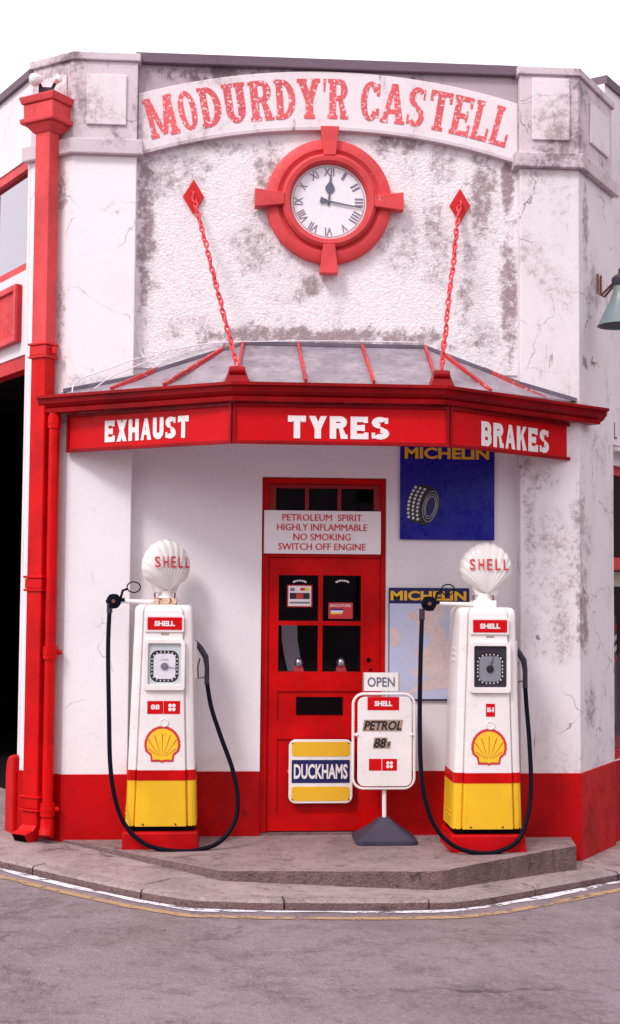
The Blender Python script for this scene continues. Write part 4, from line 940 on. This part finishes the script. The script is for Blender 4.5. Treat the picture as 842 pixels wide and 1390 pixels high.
# ================================================================== PETROL PUMPS (built at the origin, front towards -y)
def section(w_, d_, z, k=0.0):
    """column section with rounded corner strips and grooves beside the front panel"""
    f = []; c = .055
    pts = [(-w_, d_-.03), (-w_, -d_+c), (-w_+.008, -d_+c*.55), (-w_+.028, -d_+.018), (-w_+.056, -d_+.014), (-w_+.060, -d_+.026), (-w_+.066, -d_+.026), (-w_+.070, -d_+.002), (-w_+.078, -d_)]
    return [(x, y, z) for x, y in pts]+[(-x, y, z) for x, y in reversed(pts)]+[(w_-.02, d_, z), (-w_+.02, d_, z)]
def wz(z): return .243-.044*max(0, min(1, (z-.15)/1.4))-.0*z
PD = .20
def pecten(c, w_, h_, root, par):
    def outline(s_):
        pts = []
        for i in range(29):
            a = radians(-22+224*i/28); rr = .5*(1+.012*cos(14*(i/28*2*pi)))
            pts.append((rr*cos(a), .52*sin(a)*1.0+.02))
        pts += [(-.335, -.29), (-.31, -.47), (-.07, -.47), (0, -.5), (.07, -.47), (.31, -.47), (.335, -.29)]
        return [(x*s_, (z+.02)*s_-.02) for x, z in pts]
    c = Vector(c)
    MB().plate([c+Vector((x*w_, 0, z*h_)) for x, z in outline(1.0)], YM, .002).build('emblem', M['red_ink'], par, world=False)
    MB().plate([c+YM*.0022+Vector((x*w_, 0, z*h_)) for x, z in outline(.86)], YM, .0012).build('emblem', M['yellow_logo'], par, world=False)
    mb = MB(); hub = c+YM*.0040+Vector((0, 0, -.36*h_))
    for k in range(7):
        a = radians(-57+19*k); L = (.60+.20*cos(a))*.86*h_ if abs(k-3) < 3 else .46*h_; d = Vector((sin(a), 0, cos(a))); s_ = Vector((cos(a), 0, -sin(a)))
        p0_ = hub+Vector((sin(a)*w_*.12, 0, .05*h_)); mb.face([p0_-s_*.0012, p0_+s_*.0012, hub+d*L+s_*.0030, hub+d*L-s_*.0030])
    mb.build('emblem_ribs', M['red_ink'], par, world=False)
def localtext(par, *a, **k): return text(*a, **k, parent=None)
def lt(name, body, c, wd, ht, mat, par, **k):
    o = text(name, body, Vector(c), X1, Z1, wd, ht, mat, None, **k); o.parent = par; return o
def pump(loc, rz, lab, globe_rz, globe_s, plates, arm_dx, hose_pts, nozzle, dial_dark, hand_a):
    R = empty('petrol_pump', loc); R.rotation_euler.z = rz; tag(R, lab, 'petrol pump', 'petrol pumps either side of the door')
    b = lambda mb, nm, mt, par=R, **k: mb.build(nm, mt, par, world=False, **k)
    # base and recess
    mb = MB(); mb.hull([(-.265, -.225, -.06), (.265, -.225, -.06), (.265, .22, -.06), (-.265, .22, -.06)], [(-.255, -.215, .115), (.255, -.215, .115), (.255, .21, .115), (-.255, .21, .115)]); b(mb, 'base', M['red_plinth'], bevel=.012)
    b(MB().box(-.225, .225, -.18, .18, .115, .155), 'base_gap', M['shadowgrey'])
    b(MB().loft([section(wz(z), PD, z) for z in (.15, .46)]), 'lower_casing', M['yellow'], bevel=.002)
    b(MB().loft([section(wz(z)+.0015, PD+.0015, z) for z in (.460, .53)]), 'band', M['red'])
    rings = [section(wz(z), PD, z) for z in (.53, .8, 1.1, 1.4, 1.55, 1.60)]+[section(w_, d_, z) for w_, d_, z in ((.196, .197, 1.625), (.187, .190, 1.642), (.172, .178, 1.652))]
    body = b(MB().loft(rings), 'casing', M['white_paint'], smooth=True)
    F_ = -PD
    # name plate
    def pl_(x, z, w_, h_, th, nm, mt, par=R, y=F_, bev=.002, rr=0):
        pts = rrect(x, z, w_, h_, rr) if rr else [(x-w_/2, z-h_/2), (x+w_/2, z-h_/2), (x+w_/2, z+h_/2), (x-w_/2, z+h_/2)]
        return b(MB().plate([(a, y, c_) for a, c_ in pts], YM, th), nm, mt, par, bevel=bev)
    npz = pl_(.01, 1.527, .262, .115, .010, 'name_plate', M['white_paint']); r_ = pl_(.01, 1.527, .235, .085, .003, 'name_panel', M['red_sign'], npz, F_-.0102, 0)
    lt('lettering', 'SHELL', (.01, F_-.0134, 1.527), .14, .036, M['white_letter'], npz, bold=.05)
    # dial window
    mb = MB(); W1, H1, t_ = .278, .345, .026; zc = 1.245; X0 = .012
    o_ = rrect(X0, zc, W1, H1, .02); i_ = rrect(X0, zc+.006, W1-2*t_, H1-2*t_-.012, .012)
    rg = [[(p[0], F_+.001, p[1]) for p in o_], [(p[0], F_-.020, p[1]) for p in o_], [(p[0], F_-.020, p[1]) for p in i_], [(p[0], F_+.001, p[1]) for p in i_]]
    n_ = len(o_); vs = [[mb.bm.verts.new(p) for p in r__] for r__ in rg]
    for i in range(3):
        for j in range(n_): mb.bm.faces.new((vs[i][j], vs[i][(j+1) % n_], vs[i+1][(j+1) % n_], vs[i+1][j]))
    dw = b(mb, 'dial_window', M['white_paint'], bevel=.002)
    pl_(X0, zc+.006, W1-2*t_, H1-2*t_-.012, .001, 'dial', M['dialgrey'] if not dial_dark else M['steel'], dw, F_-.001, 0)
    mb = MB(); oo = rrect(X0, zc-.01, .192, .215, .05); ii = rrect(X0, zc-.01, .150, .173, .035)
    v1 = [mb.bm.verts.new((p[0], F_-.0032, p[1])) for p in oo]; v2 = [mb.bm.verts.new((p[0], F_-.0032, p[1])) for p in ii]
    for j in range(len(oo)): mb.bm.faces.new((v1[j], v1[(j+1) % len(oo)], v2[(j+1) % len(oo)], v2[j]))
    b(mb, 'dial_scale', M['blackprint'], dw)
    b(MB().plate([(p[0], F_-.0022, p[1]) for p in rrect(X0, zc-.01, .150, .173, .035)], YM, .0004), 'dial_centre', M['dialwhite'] if not dial_dark else M['dialdim'], dw)
    mb = MB()
    for k in range(24):
        a = 2*pi*k/24; ca, sa = cos(a), sin(a); s_ = min(.0855/max(abs(ca), 1e-3), .097/max(abs(sa), 1e-3)); s_ = min(s_, .105)
        x, z = X0+ca*s_, zc-.01+sa*s_; mb.face([(x-.004, F_-.0040, z-.005), (x+.004, F_-.0040, z-.005), (x+.004, F_-.0040, z+.005), (x-.004, F_-.0040, z+.005)])
    b(mb, 'dial_figures', M['white_letter'], dw)
    mb = MB(); mb.lathe((X0, F_-.003, zc-.01), YM, [(0, 0), (.026, 0), (.024, .008), (0, .010)], 24, False)
    d = Vector((cos(hand_a), 0, sin(hand_a))); s_ = Vector((-d.z, 0, d.x)); c_ = Vector((X0, F_-.009, zc-.01)); mb.face([c_-s_*.004, c_+d*.10-s_*.001, c_+d*.10+s_*.001, c_+s_*.004]); b(mb, 'dial_hand', M['numeral' if not dial_dark else 'blackprint'], dw)
    lt('lettering', 'GALLONS', (X0, F_-.0035, zc+.035), .055, .010, M['numeral'], dw)
    b(MB().box(X0-.112, X0+.112, F_-.0165, F_-.0145, zc-.138, zc+.148), 'dial_glass', M['clearglass'], dw)
    b(MB().plate([(a, F_, c__) for a, c__ in rrect(X0, 1.455, .055, .012, .003)], YM, .003), 'label_strip', M['tan'])
    # grade plates
    for (x, w_, tt) in plates:
        g = pl_(x, .955, w_, .088, .002, 'grade_plate', M['red_sign'], R, F_, 0)
        if tt == 'dots':
            mb = MB()
            for sx in (-1, 1):
                for sz in (-1, 1): mb.lathe((x+sx*.013, F_-.0022, .955+sz*.013), YM, [(0, 0), (.0125, 0), (.0125, .001), (0, .001)], 16, False)
            b(mb, 'grade_dots', M['white_letter'], g)
        else: lt('lettering', tt, (x, F_-.0022, .958), w_*.55 if len(tt) < 3 else w_*.78, .034, M['white_letter'], g, bold=.03)
    b(MB().ring((.015, F_-.004, .852), X1, Z1, .026, .026, .004, 24, 6), 'lock_ring', M['white_paint'])
    b(MB().lathe((.015, F_, .852), YM, [(0, 0), (.024, 0), (.024, .004), (0, .005)], 24, False), 'lock', M['white_paint'])
    pecten((0.005, F_-.001, .70), .245, .24, R, R)
    # screws along the bottom edge of the casing
    mb = MB()
    for x in (-.12, .10): mb.lathe((x, F_, .165), YM, [(0, 0), (.007, 0), (.006, .004), (0, .005)], 10, False)
    b(mb, 'screws', M['steel'])
    for z in (1.28, 1.32, 1.36, .22, .25): b(MB().box(-wz(z)-.006, -wz(z)+.002, -.10, .06, z, z+.010), 'vent_slat', M['white_paint' if z > 1 else 'yellow'])
    # neck under the globe
    mb = MB(); mb.box(-.075, .085, -.07, .07, 1.648, 1.70); nk = b(mb, 'neck', M['rustcream'] if globe_s else M['white_paint'], bevel=.004)
    mb = MB(); mb.lathe((0.005, 0, 1.70), Z1, [(.0, 0), (.06, 0), (.05, .015), (.05, .05), (0, .05)], 28, False); b(mb, 'collar', M['white_paint'], smooth=True)
    mb = MB()
    for sx in (-1, 1): mb.tube([(sx*.07, -.03, 1.69), (sx*.07, -.03, 1.735)], .006, 8)
    b(mb, 'studs', M['rust'])
    # globe: a fluted glass shell standing on its hinge
    gl = bpy.data.objects.new('globe', None)
    nphi, ns = 133, 24; T = .088; HG = .365
    def gp(i, j, side):
        ph = radians(-64+128*i/(nphi-1)); s_ = j/ns; Lr = HG*max(.02, cos(ph))**.90
        fl = abs(cos(ph/radians(128)*pi*13)); edge = 1-.022*(1-fl)*s_
        r_ = Lr*s_*edge
        x = r_*sin(ph)*1.0; z = r_*cos(ph)
        th = T*(max(0, sin(pi*min(1, s_*.5+.0)+.0))**.0)*math.sqrt(max(0, 1-(2*s_-1.0)**2 if s_ > .5 else 1-(1-2*s_)**2*.75))*math.sqrt(max(0, 1-abs(ph/radians(64))**4))
        th *= 1+.03*(fl-.6)*min(1, s_*2)
        return (x, -side*th, z)
    mb = MB()
    for side in (1, -1):
        vs = [[mb.bm.verts.new(gp(i, j, side)) for j in range(ns+1)] for i in range(nphi)]
        for i in range(nphi-1):
            for j in range(ns): mb.bm.faces.new((vs[i][j], vs[i+1][j], vs[i+1][j+1], vs[i][j+1]))
    bmesh.ops.remove_doubles(mb.bm, verts=mb.bm.verts, dist=1e-4)
    bmesh.ops.recalc_face_normals(mb.bm, faces=mb.bm.faces)
    me = bpy.data.meshes.new('globe'); mb.bm.to_mesh(me); me.materials.append(M['globe'])
    for p in me.polygons: p.use_smooth = True
    gl = bpy.data.objects.new('globe', me); COL.objects.link(gl); gl.parent = R; gl.location = (.005 if globe_s else .022, 0, 1.745); gl.rotation_euler.z = globe_rz
    mb.bm.free()
    mb = MB(); mb.hull([(-.075, -.03, -.012), (.075, -.03, -.012), (.075, .05, -.012), (-.075, .05, -.012)], [(-.115, -.02, .085), (.115, -.02, .085), (.115, .045, .085), (-.115, .045, .085)]); mb.build('globe_foot', M['globe'], gl, world=False, bevel=.012)
    # letters follow the bulge of the front
    for k, ch in enumerate('SHELL'):
        def surf(x, z):
            ph = math.atan2(x, z); q_ = math.hypot(x, z)/(HG*cos(ph)**.90); q_ = min(q_, .97)
            return -T*math.sqrt(max(0, 1-(2*q_-1)**2))*math.sqrt(max(0, 1-abs(ph/radians(64))**4))*1.02
        x = -.116+.060*k; zz = .205; y = surf(x, zz)-.005; sl = (surf(x+.02, zz)-surf(x-.02, zz))/.04; sv = (surf(x, zz+.02)-surf(x, zz-.02))/.04
        o = text('globe_letter', ch, Vector((x, y, zz)), Vector((1, sl, 0)), Vector((0, sv, 1)), .040, .078, M['red_ink'], None, bold=.012); o.parent = gl
    # hose arm with swivel boss and pull ring
    bx, by_, bz = arm_dx, -.06, 1.675
    arm = b(MB().tube([(-.07, -.03, 1.672), (bx+.04, by_, bz)], .015, 12), 'hose_arm', M['white_paint'], smooth=True)
    mb = MB(); mb.lathe((bx, by_+.03, bz), YM, [(0, 0), (.03, 0), (.05, .012), (.052, .05), (.04, .06), (.03, .075), (0, .078)], 20, False)
    for k in range(6): a = k*pi/3; mb.lathe((bx+.042*cos(a), by_-.03, bz+.042*sin(a)), YM, [(0, 0), (.013, 0), (.013, .01), (0, .012)], 8, False)
    mb.tube([(bx+.03, by_, bz), (bx+.075, by_, bz+.01)], .016, 10); b(mb, 'swivel', M['black'], arm, smooth=True)
    b(MB().lathe((bx, by_-.045, bz), YM, [(0, 0), (.014, 0), (.012, .006), (0, .008)], 14, False), 'brass_nut', M['rust'], arm)
    mb = MB(); mb.tube([(bx+.045, by_, bz+.02), (bx+.06, by_, bz+.075), (bx+.09, by_, bz+.085)], .009, 8); mb.ring((bx+.135, by_, bz+.098), X1, Vector((0, -.25, .97)), .046, .038, .0045, 28, 6); b(mb, 'pull_ring', M['black'], arm, smooth=True)
    # hose
    P = [Vector(p) for p in hose_pts]; Q = []
    for i in range(len(P)-1):
        p0, p1, p2, p3 = P[max(i-1, 0)], P[i], P[i+1], P[min(i+2, len(P)-1)]
        for k in range(8):
            t_ = k/8; Q.append(.5*((2*p1)+(-p0+p2)*t_+(2*p0-5*p1+4*p2-p3)*t_*t_+(-p0+3*p1-3*p2+p3)*t_**3))
    Q.append(P[-1]); b(MB().tube(Q, .0155, 12), 'hose', M['black'], smooth=True)
    b(MB().tube([Q[0]+Vector((0, 0, .05)), Q[0]+Vector((0, 0, -.03))], .02, 12), 'hose_ferrule', M['steel'])
    # nozzle holstered on the right flank
    e = P[-1]; mb = MB(); wx = wz(1.3)
    mb.tube([e+Vector((0, 0, -.02)), e+Vector((0.0, 0, .10)), e+Vector((-.01, 0, .17)), e+Vector((-.05, 0, .235)), e+Vector((-.085, .0, .28))], [.018, .017, .022, .021, .012], 12)
    nz = b(mb, 'nozzle', M['steel'], smooth=True)
    mb = MB(); mb.tube([e+Vector((-.005, 0, .03)), e+Vector((-.06, 0, .02)), e+Vector((-.065, 0, .10)), e+Vector((-.05, 0, .16))], .005, 8); b(mb, 'trigger_guard', M['steel'], nz)
    b(MB().box(wx-.01, wx+.03, -.06, .02, 1.12, 1.42) if not globe_s else MB().box(wx-.01, wx+.022, -.06, .02, 1.14, 1.40), 'nozzle_holster', M['white_paint'], bevel=.008)
    return R
# stations of the two pumps (centre of base); front plane is PD+.025 ahead
def station(px, py, d=.215):
    p = G(px, py, -.0); return Vector((p.x, p.y+d, 0))
sA = station(217.5, 1153); sB = station(663.5, 1157)
def loc_pts(pts, o, ydef):
    out = []
    for (x, y, dy) in pts: p = W(x, y, o.y+dy); p.y = o.y+dy; out.append(tuple(p-o))
    return out
hA = loc_pts([(149, 826, -.08), (147, 880, -.12), (148, 960, -.20), (150, 1040, -.25), (158, 1090, -.27), (173, 1124, -.28), (200, 1147, -.29), (235, 1155, -.285), (268, 1154, -.27), (298, 1143, -.24), (318, 1117, -.20), (323, 1085, -.16), (316, 1045, -.12), (300, 1000, -.08), (287, 960, -.05), (281, 925, -.03)], sA, 0)
hB = loc_pts([(573, 836, -.08), (571, 900, -.14), (570, 980, -.20), (572, 1050, -.25), (580, 1095, -.27), (594, 1127, -.28), (618, 1149, -.29), (650, 1158, -.285), (680, 1155, -.27), (704, 1140, -.24), (716, 1110, -.20), (721, 1070, -.15), (719, 1010, -.10), (715, 960, -.05), (713, 930, -.03)], sB, 0)
A_dx = tuple(W(155, 811, sA.y-.06)-sA)[0]; B_dx = tuple(W(582, 820, sB.y-.06)-sB)[0]
pump(sA, radians(0), 'left petrol pump with globe turned aside and rust streaked neck, two red grade plates', radians(33), True, [(-.047, .108, '88'), (.066, .112, 'dots')], A_dx, hA, None, False, radians(-10))
pump(sB, radians(0), 'right petrol pump with globe facing front, white neck and one small red grade plate', radians(4), False, [(.015, .062, '88-8')], B_dx, hB, None, True, radians(75))

# ================================================================== PRICE SIGN on the slab
b0 = G(525, 1146, 0); b0.y += .13
c0 = Vector((b0.x, b0.y, 0)); PS = empty('price_sign', c0); tag(PS, 'white rounded price board on a pyramid foot with an OPEN board on top', 'sign')
bw = .20
mb = MB(); ringp = lambda w_, d_, z, rr: [(c0.x+x, c0.y+y*d_/w_, z) for x, y in rrect(0, 0, 2*w_, 2*w_, rr)]
mb.loft([ringp(.215, .19, 0, .05), ringp(.215, .19, .028, .05), ringp(.20, .175, .034, .045), ringp(.10, .09, .105, .03), ringp(.045, .04, .155, .02), ringp(.03, .03, .165, .012)]).build('foot', M['base'], PS, bevel=.004)
ys = c0.y
zb0 = W(520, 1072, ys-.03).z; zb1_ = W(520, 940, ys-.03).z; cxb = W(521, 1006, ys-.03).x; bw_ = W(564.5, 1006, ys-.03).x-W(477.5, 1006, ys-.03).x
MB().tube([(c0.x, ys, .16), (cxb, ys, zb1_+.05)], .0155, 14).build('pole', M['white_paint'], PS, smooth=True)
zcb = (zb0+zb1_)/2; hb_ = zb1_-zb0
mb = MB(); pr = rrect(cxb, zcb, bw_-.02, hb_-.02, .075, 8); P = [Vector((x, ys-.03, z)) for x, z in pr]
rings = []
for i in range(len(P)):
    d = (P[(i+1) % len(P)]-P[i-1]).normalized(); s_ = d.cross(Vector((0, 1, 0))).normalized(); rings.append([P[i]+(s_*cos(2*pi*k/8)+Vector((0, 1, 0))*sin(2*pi*k/8))*.010 for k in range(8)])
rings.append(rings[0]); mb.loft(rings, False).build('frame_hoop', M['white_paint'], PS, smooth=True)
yb = ys-.035
pts = rrect(cxb+.006, zcb-.002, bw_-.07, hb_-.055, .05)
brd = MB().plate([(x, yb, z) for x, z in pts], YM, .012).build('board', M['white_paint'], PS, bevel=.004)
for sx in (-1, 1):
    mb = MB(); mb.box(cxb+sx*(bw_/2-.022)-.02, cxb+sx*(bw_/2-.022)+.02, yb-.004, yb+.006, zcb+.04, zcb+.055); mb.lathe((cxb+sx*(bw_/2-.035), yb-.012, zcb+.047), YM, [(0, 0), (.013, 0), (.01, .006), (0, .008)], 12, False)
    mb.build('hinge_lug', M['white_paint'], PS)
def on(x0, y0, x1, y1, mt, nm, sh=0, yy=None):
    yy = yb-.0125 if yy is None else yy; q = [list(k) for k in wrect(x0, y0, x1, y1, yy)]
    q[2][0] += sh; q[3][0] += sh; MB().plate(q, YM, .0015).build(nm, mt, brd); return Vector(((q[0][0]+q[1][0]+sh)/2, yy-.0016, (q[0][2]+q[2][2])/2)), q[1][0]-q[0][0], q[2][2]-q[0][2]
c, w_, h_ = on(499, 946, 542, 964, M['red_sign'], 'name_panel'); text('lettering', 'SHELL', c, X1, Z1, w_*.56, h_*.40, M['white_letter'], brd, .05)
c, w_, h_ = on(492, 977, 545, 992.5, M['tan'], 'word_plate', .012); text('lettering', 'PETROL', c, X1, Z1, w_*.97, h_*.82, M['blackprint'], brd, .03, .25)
c, w_, h_ = on(506, 1001, 524, 1016, M['tan'], 'price_plate', .012); text('lettering', '88', c, X1, Z1, w_*.95, h_*.86, M['blackprint'], brd, .03, .25)
c, w_, h_ = on(524.5, 1006, 530, 1016, M['tan'], 'price_plate', .006); text('lettering', 'P', c, X1, Z1, w_*.7, h_*.7, M['blackprint'], brd, .03, .25)
on(501, 1030, 518, 1046, M['red_sign'], 'grade_plate'); c, w_, h_ = on(519, 1030, 539, 1046, M['red_sign'], 'grade_plate')
mb = MB()
for sx in (-1, 1):
    for sz in (-1, 1): mb.lathe(c+Vector((sx*.0125, 0, sz*.0125)), YM, [(0, 0), (.0115, 0), (.0115, .001), (0, .001)], 16, False)
mb.build('grade_dots', M['white_letter'], brd)
q = wrect(493, 913, 541.5, 938, ys-.02); ob = MB().plate(q, YM, .010).build('open_board', M['white_paint'], PS, bevel=.002)
mb = MB(); a, b_, c_, d_ = q[0][0], q[1][0], q[0][2], q[2][2]
mb.box(a-.004, a+.004, ys-.034, ys-.029, c_, d_).box(b_-.004, b_+.004, ys-.034, ys-.029, c_, d_).build('edge_strip', M['tan'], ob)
text('lettering', 'OPEN', ((a+b_)/2, ys-.031, (c_+d_)/2), X1, Z1, (b_-a)*.76, (d_-c_)*.52, M['hand'], ob, .01)

# ================================================================== THINGS INSIDE
# two bottles standing behind the lower panes
for k, (bx, lab) in enumerate(((405.5, 'small chrome capped bottle with red label behind the lower left pane'), (463, 'small chrome capped bottle with red label behind the lower right pane'))):
    p = W(bx, 912, DY+.07); R = empty('bottle', (p.x, DY+.07, p.z)); tag(R, lab, 'bottle', 'bottles behind the door glass')
    MB().hull([(p.x-.042, DY+.05, p.z), (p.x+.042, DY+.05, p.z), (p.x+.042, DY+.09, p.z), (p.x-.042, DY+.09, p.z)], [(p.x-.028, DY+.055, p.z+.045), (p.x+.028, DY+.055, p.z+.045), (p.x+.028, DY+.085, p.z+.045), (p.x-.028, DY+.085, p.z+.045)]).build('label', M['red_ink'], R, bevel=.003)
    mb = MB(); mb.lathe((p.x, DY+.07, p.z+.045), Z1, [(0, 0), (.03, 0), (.034, .02), (.026, .045), (.014, .055), (0, .06)], 24, False).build('cap', M['chrome'], R, smooth=True)
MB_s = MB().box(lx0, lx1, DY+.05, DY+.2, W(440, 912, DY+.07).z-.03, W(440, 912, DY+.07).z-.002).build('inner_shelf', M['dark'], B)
# pale chair shape added inside, standing in for a reflection in the panes
ch = empty('reflection_standin', (gx[0]+.10, .42, 0)); tag(ch, 'pale chair-shaped stand-in for the reflection in the door panes', 'chair')
o = Vector((gx[0]+.10, .42, 0))
for s_ in (0, .42): MB().tube([o+Vector((s_, 0, -.02)), o+Vector((s_+.02, .03, .45)), o+Vector((s_-.02, .12, 1.0))], .014, 8).build('leg', M['chrome'], ch)
MB().box(o.x-.02, o.x+.46, o.y-.38, o.y+.04, .42, .47).build('seat', M['room'], ch, bevel=.02)
mb = MB(); mb.loft([[(o.x+dx*.9, o.y+.06+z*.12, .55+z) for dx in ()] or [(o.x-.03+w0, o.y+.05+.1*z, 1.0+.42*z), (o.x+.09+w0, o.y+.05+.1*z, 1.0+.42*z), (o.x+.09+w0, o.y+.08+.1*z, 1.0+.42*z), (o.x-.03+w0, o.y+.08+.1*z, 1.0+.42*z)] for z, w0 in ((0, .06), (.3, .03), (.6, .0), (.9, -.02), (1.2, -.02))]).build('backrest', M['room'], ch)
# workbench and clutter in the garage mouth
bp = pL0+uL*1.9-n_L*1.5
BE = empty('workbench', (bp.x, bp.y, -.02)); tag(BE, 'dark workbench inside the garage mouth at the left edge', 'workbench')
MB().box(bp.x-.6, bp.x+.6, bp.y-.3, bp.y+.3, .55, .60).build('worktop', M['rust'], BE)
for sx in (-.55, .55):
    for sy in (-.25, .25): MB().box(bp.x+sx-.03, bp.x+sx+.03, bp.y+sy-.03, bp.y+sy+.03, -.02, .55).build('leg', M['steel'], BE)
# shop window display on the right
sp = pR0+uR*.5-n_R*.30
ST = empty('striped_poster', (sp.x, sp.y, .9)); tag(ST, 'dark poster with red and white diagonal stripes in the shop window', 'poster')
d = uR; o = sp-d*.42
MB().plate([o+Vector((0, 0, .62)), o+d*.9+Vector((0, 0, .62)), o+d*.9+Vector((0, 0, 1.55)), o+Vector((0, 0, 1.55))], -n_R, .01).build('board', M['blackprint'], ST)
for k, mt in enumerate((M['red_sign'], M['white_sign'], M['white_sign'], M['red_sign'])):
    z = 1.22-.09*k; MB().plate([o+n_R*.001+Vector((0, 0, z-.16)), o+n_R*.001+d*.9+Vector((0, 0, z+.22)), o+n_R*.001+d*.9+Vector((0, 0, z+.265)), o+n_R*.001+Vector((0, 0, z-.115))], n_R, .002).build('stripe', mt, ST)
zc = V(838, 786, pR0, uR).z; cb = MB().rod(pR0-n_R*.16+uR*.04+Vector((0, 0, zc)), pR0-n_R*.16+uR*2.2+Vector((0, 0, zc)), .06, .12).build('blind_box', M['cream']); recenter(cb); tag(cb, 'pale yellow blind box behind the top of the shop window', 'blind')
zq = V(838, 1022, pR0, uR).z; cpos = pR0+uR*.30-n_R*.27
CB = empty('cardboard_box', (cpos.x, cpos.y, zq)); tag(CB, 'brown cardboard box on the shop window sill', 'box')
MB().rod(cpos-uR*.2+Vector((0, 0, zq+.11)), cpos+uR*.2+Vector((0, 0, zq+.11)), .2, .22).build('carton', M['card'], CB, bevel=.004)
MB().rod(cpos-uR*.2+n_R*.102+Vector((0, 0, zq+.11)), cpos+uR*.2+n_R*.102+Vector((0, 0, zq+.11)), .002, .03).build('tape', M['tan'], CB)
sh = MB().rod(pR0-n_R*.28+uR*.04+Vector((0, 0, zq-.02)), pR0-n_R*.28+uR*2.5+Vector((0, 0, zq-.02)), .36, .035).build('display_sill', M['red_plinth'], B)

# ================================================================== the other side of the street (seen only as reflections)
OH = empty('terraced_house', (-2, -24, 0)); tag(OH, 'grey terraced house across the street behind the viewer', 'building')
mb = MB(); wallmesh(Vector((14, -24, -.8)), -X1, 34, -.8, 6.6, .3, [(s_, s_+1.2, z, z+1.5) for s_ in range(2, 32, 4) for z in (.9, 3.9)]).build('wall', plaster('grey_house_render', (.14, .11, .12), (.12, .1, .1), .4), OH, merge=True)
mb = MB(); mb.hull([(14.3, -23.7, 6.6), (14.3, -31, 6.6), (14.3, -27.3, 9.3)], [(-20.3, -23.7, 6.6), (-20.3, -31, 6.6), (-20.3, -27.3, 9.3)]).build('roof', plain('slate', (.06, .055, .07), .6), OH)
MB().box(-20, 14, -30.8, -24.4, -.8, 6.55).build('rooms', M['dark'], OH)
for x in (-12, -2, 8): MB().box(x-.4, x+.4, -27.8, -26.8, 8.5, 10.4).build('chimney', M['rust'], OH)

# green hill added on the left, unseen, to darken the upper window's reflection
mb = MB(); nx, ny = 24, 16; HV = []
for j in range(ny):
    row = []
    for i in range(nx):
        u_, v_ = i/(nx-1), j/(ny-1); x = -260+200*u_; y = 40+260*v_
        z = 46*sin(pi*u_)**.8*sin(pi*v_)**.7*(1+.12*sin(7*u_+3*v_))-1.2; row.append(mb.bm.verts.new((x, y, z)))
    HV.append(row)
for j in range(ny-1):
    for i in range(nx-1): mb.bm.faces.new((HV[j][i], HV[j][i+1], HV[j+1][i+1], HV[j+1][i]))
tag(mb.build('reflection_hill', ground('reflection_hill_grass', (.10, .11, .08), (.04, .05, .03), .05, .6), smooth=True), kind='structure')

# houses added across the right hand street, to darken the shop window's reflection
h0 = pR0+n_R*11; OR = empty('terraced_house', (h0.x, h0.y, -.8)); tag(OR, 'dark brick terraced house added across the right hand street for its reflection', 'building')
hp = Vector((h0.x, h0.y, -.8))+uR*34; nR2 = Vector((uR.y, -uR.x, 0))
wallmesh(hp, -uR, 34, -.8, 7.5, .3, [(s_, s_+1.2, z, z+1.5) for s_ in range(2, 32, 4) for z in (.9, 4.2)]).build('wall', plaster('added_brick_house_wall', (.13, .08, .07), (.05, .04, .04), .4), OR, merge=True)
a_, b_ = hp+nR2*.2, hp-uR*34+nR2*.2
MB().hull([(a_.x, a_.y, 7.5), (a_.x+nR2.x*7, a_.y+nR2.y*7, 7.5), (a_.x+nR2.x*3.5, a_.y+nR2.y*3.5, 10.4)], [(b_.x, b_.y, 7.5), (b_.x+nR2.x*7, b_.y+nR2.y*7, 7.5), (b_.x+nR2.x*3.5, b_.y+nR2.y*3.5, 10.4)]).build('roof', plain('added_house_slate_roof', (.06, .055, .07), .6), OR)
c1, c2 = a_+nR2*.4, b_+nR2*.4
MB().hull([(c1.x, c1.y, -.8), (c1.x+nR2.x*6, c1.y+nR2.y*6, -.8), (c1.x+nR2.x*6, c1.y+nR2.y*6, 7.4), (c1.x, c1.y, 7.4)], [(c2.x, c2.y, -.8), (c2.x+nR2.x*6, c2.y+nR2.y*6, -.8), (c2.x+nR2.x*6, c2.y+nR2.y*6, 7.4), (c2.x, c2.y, 7.4)]).build('rooms', M['dark'], OR)
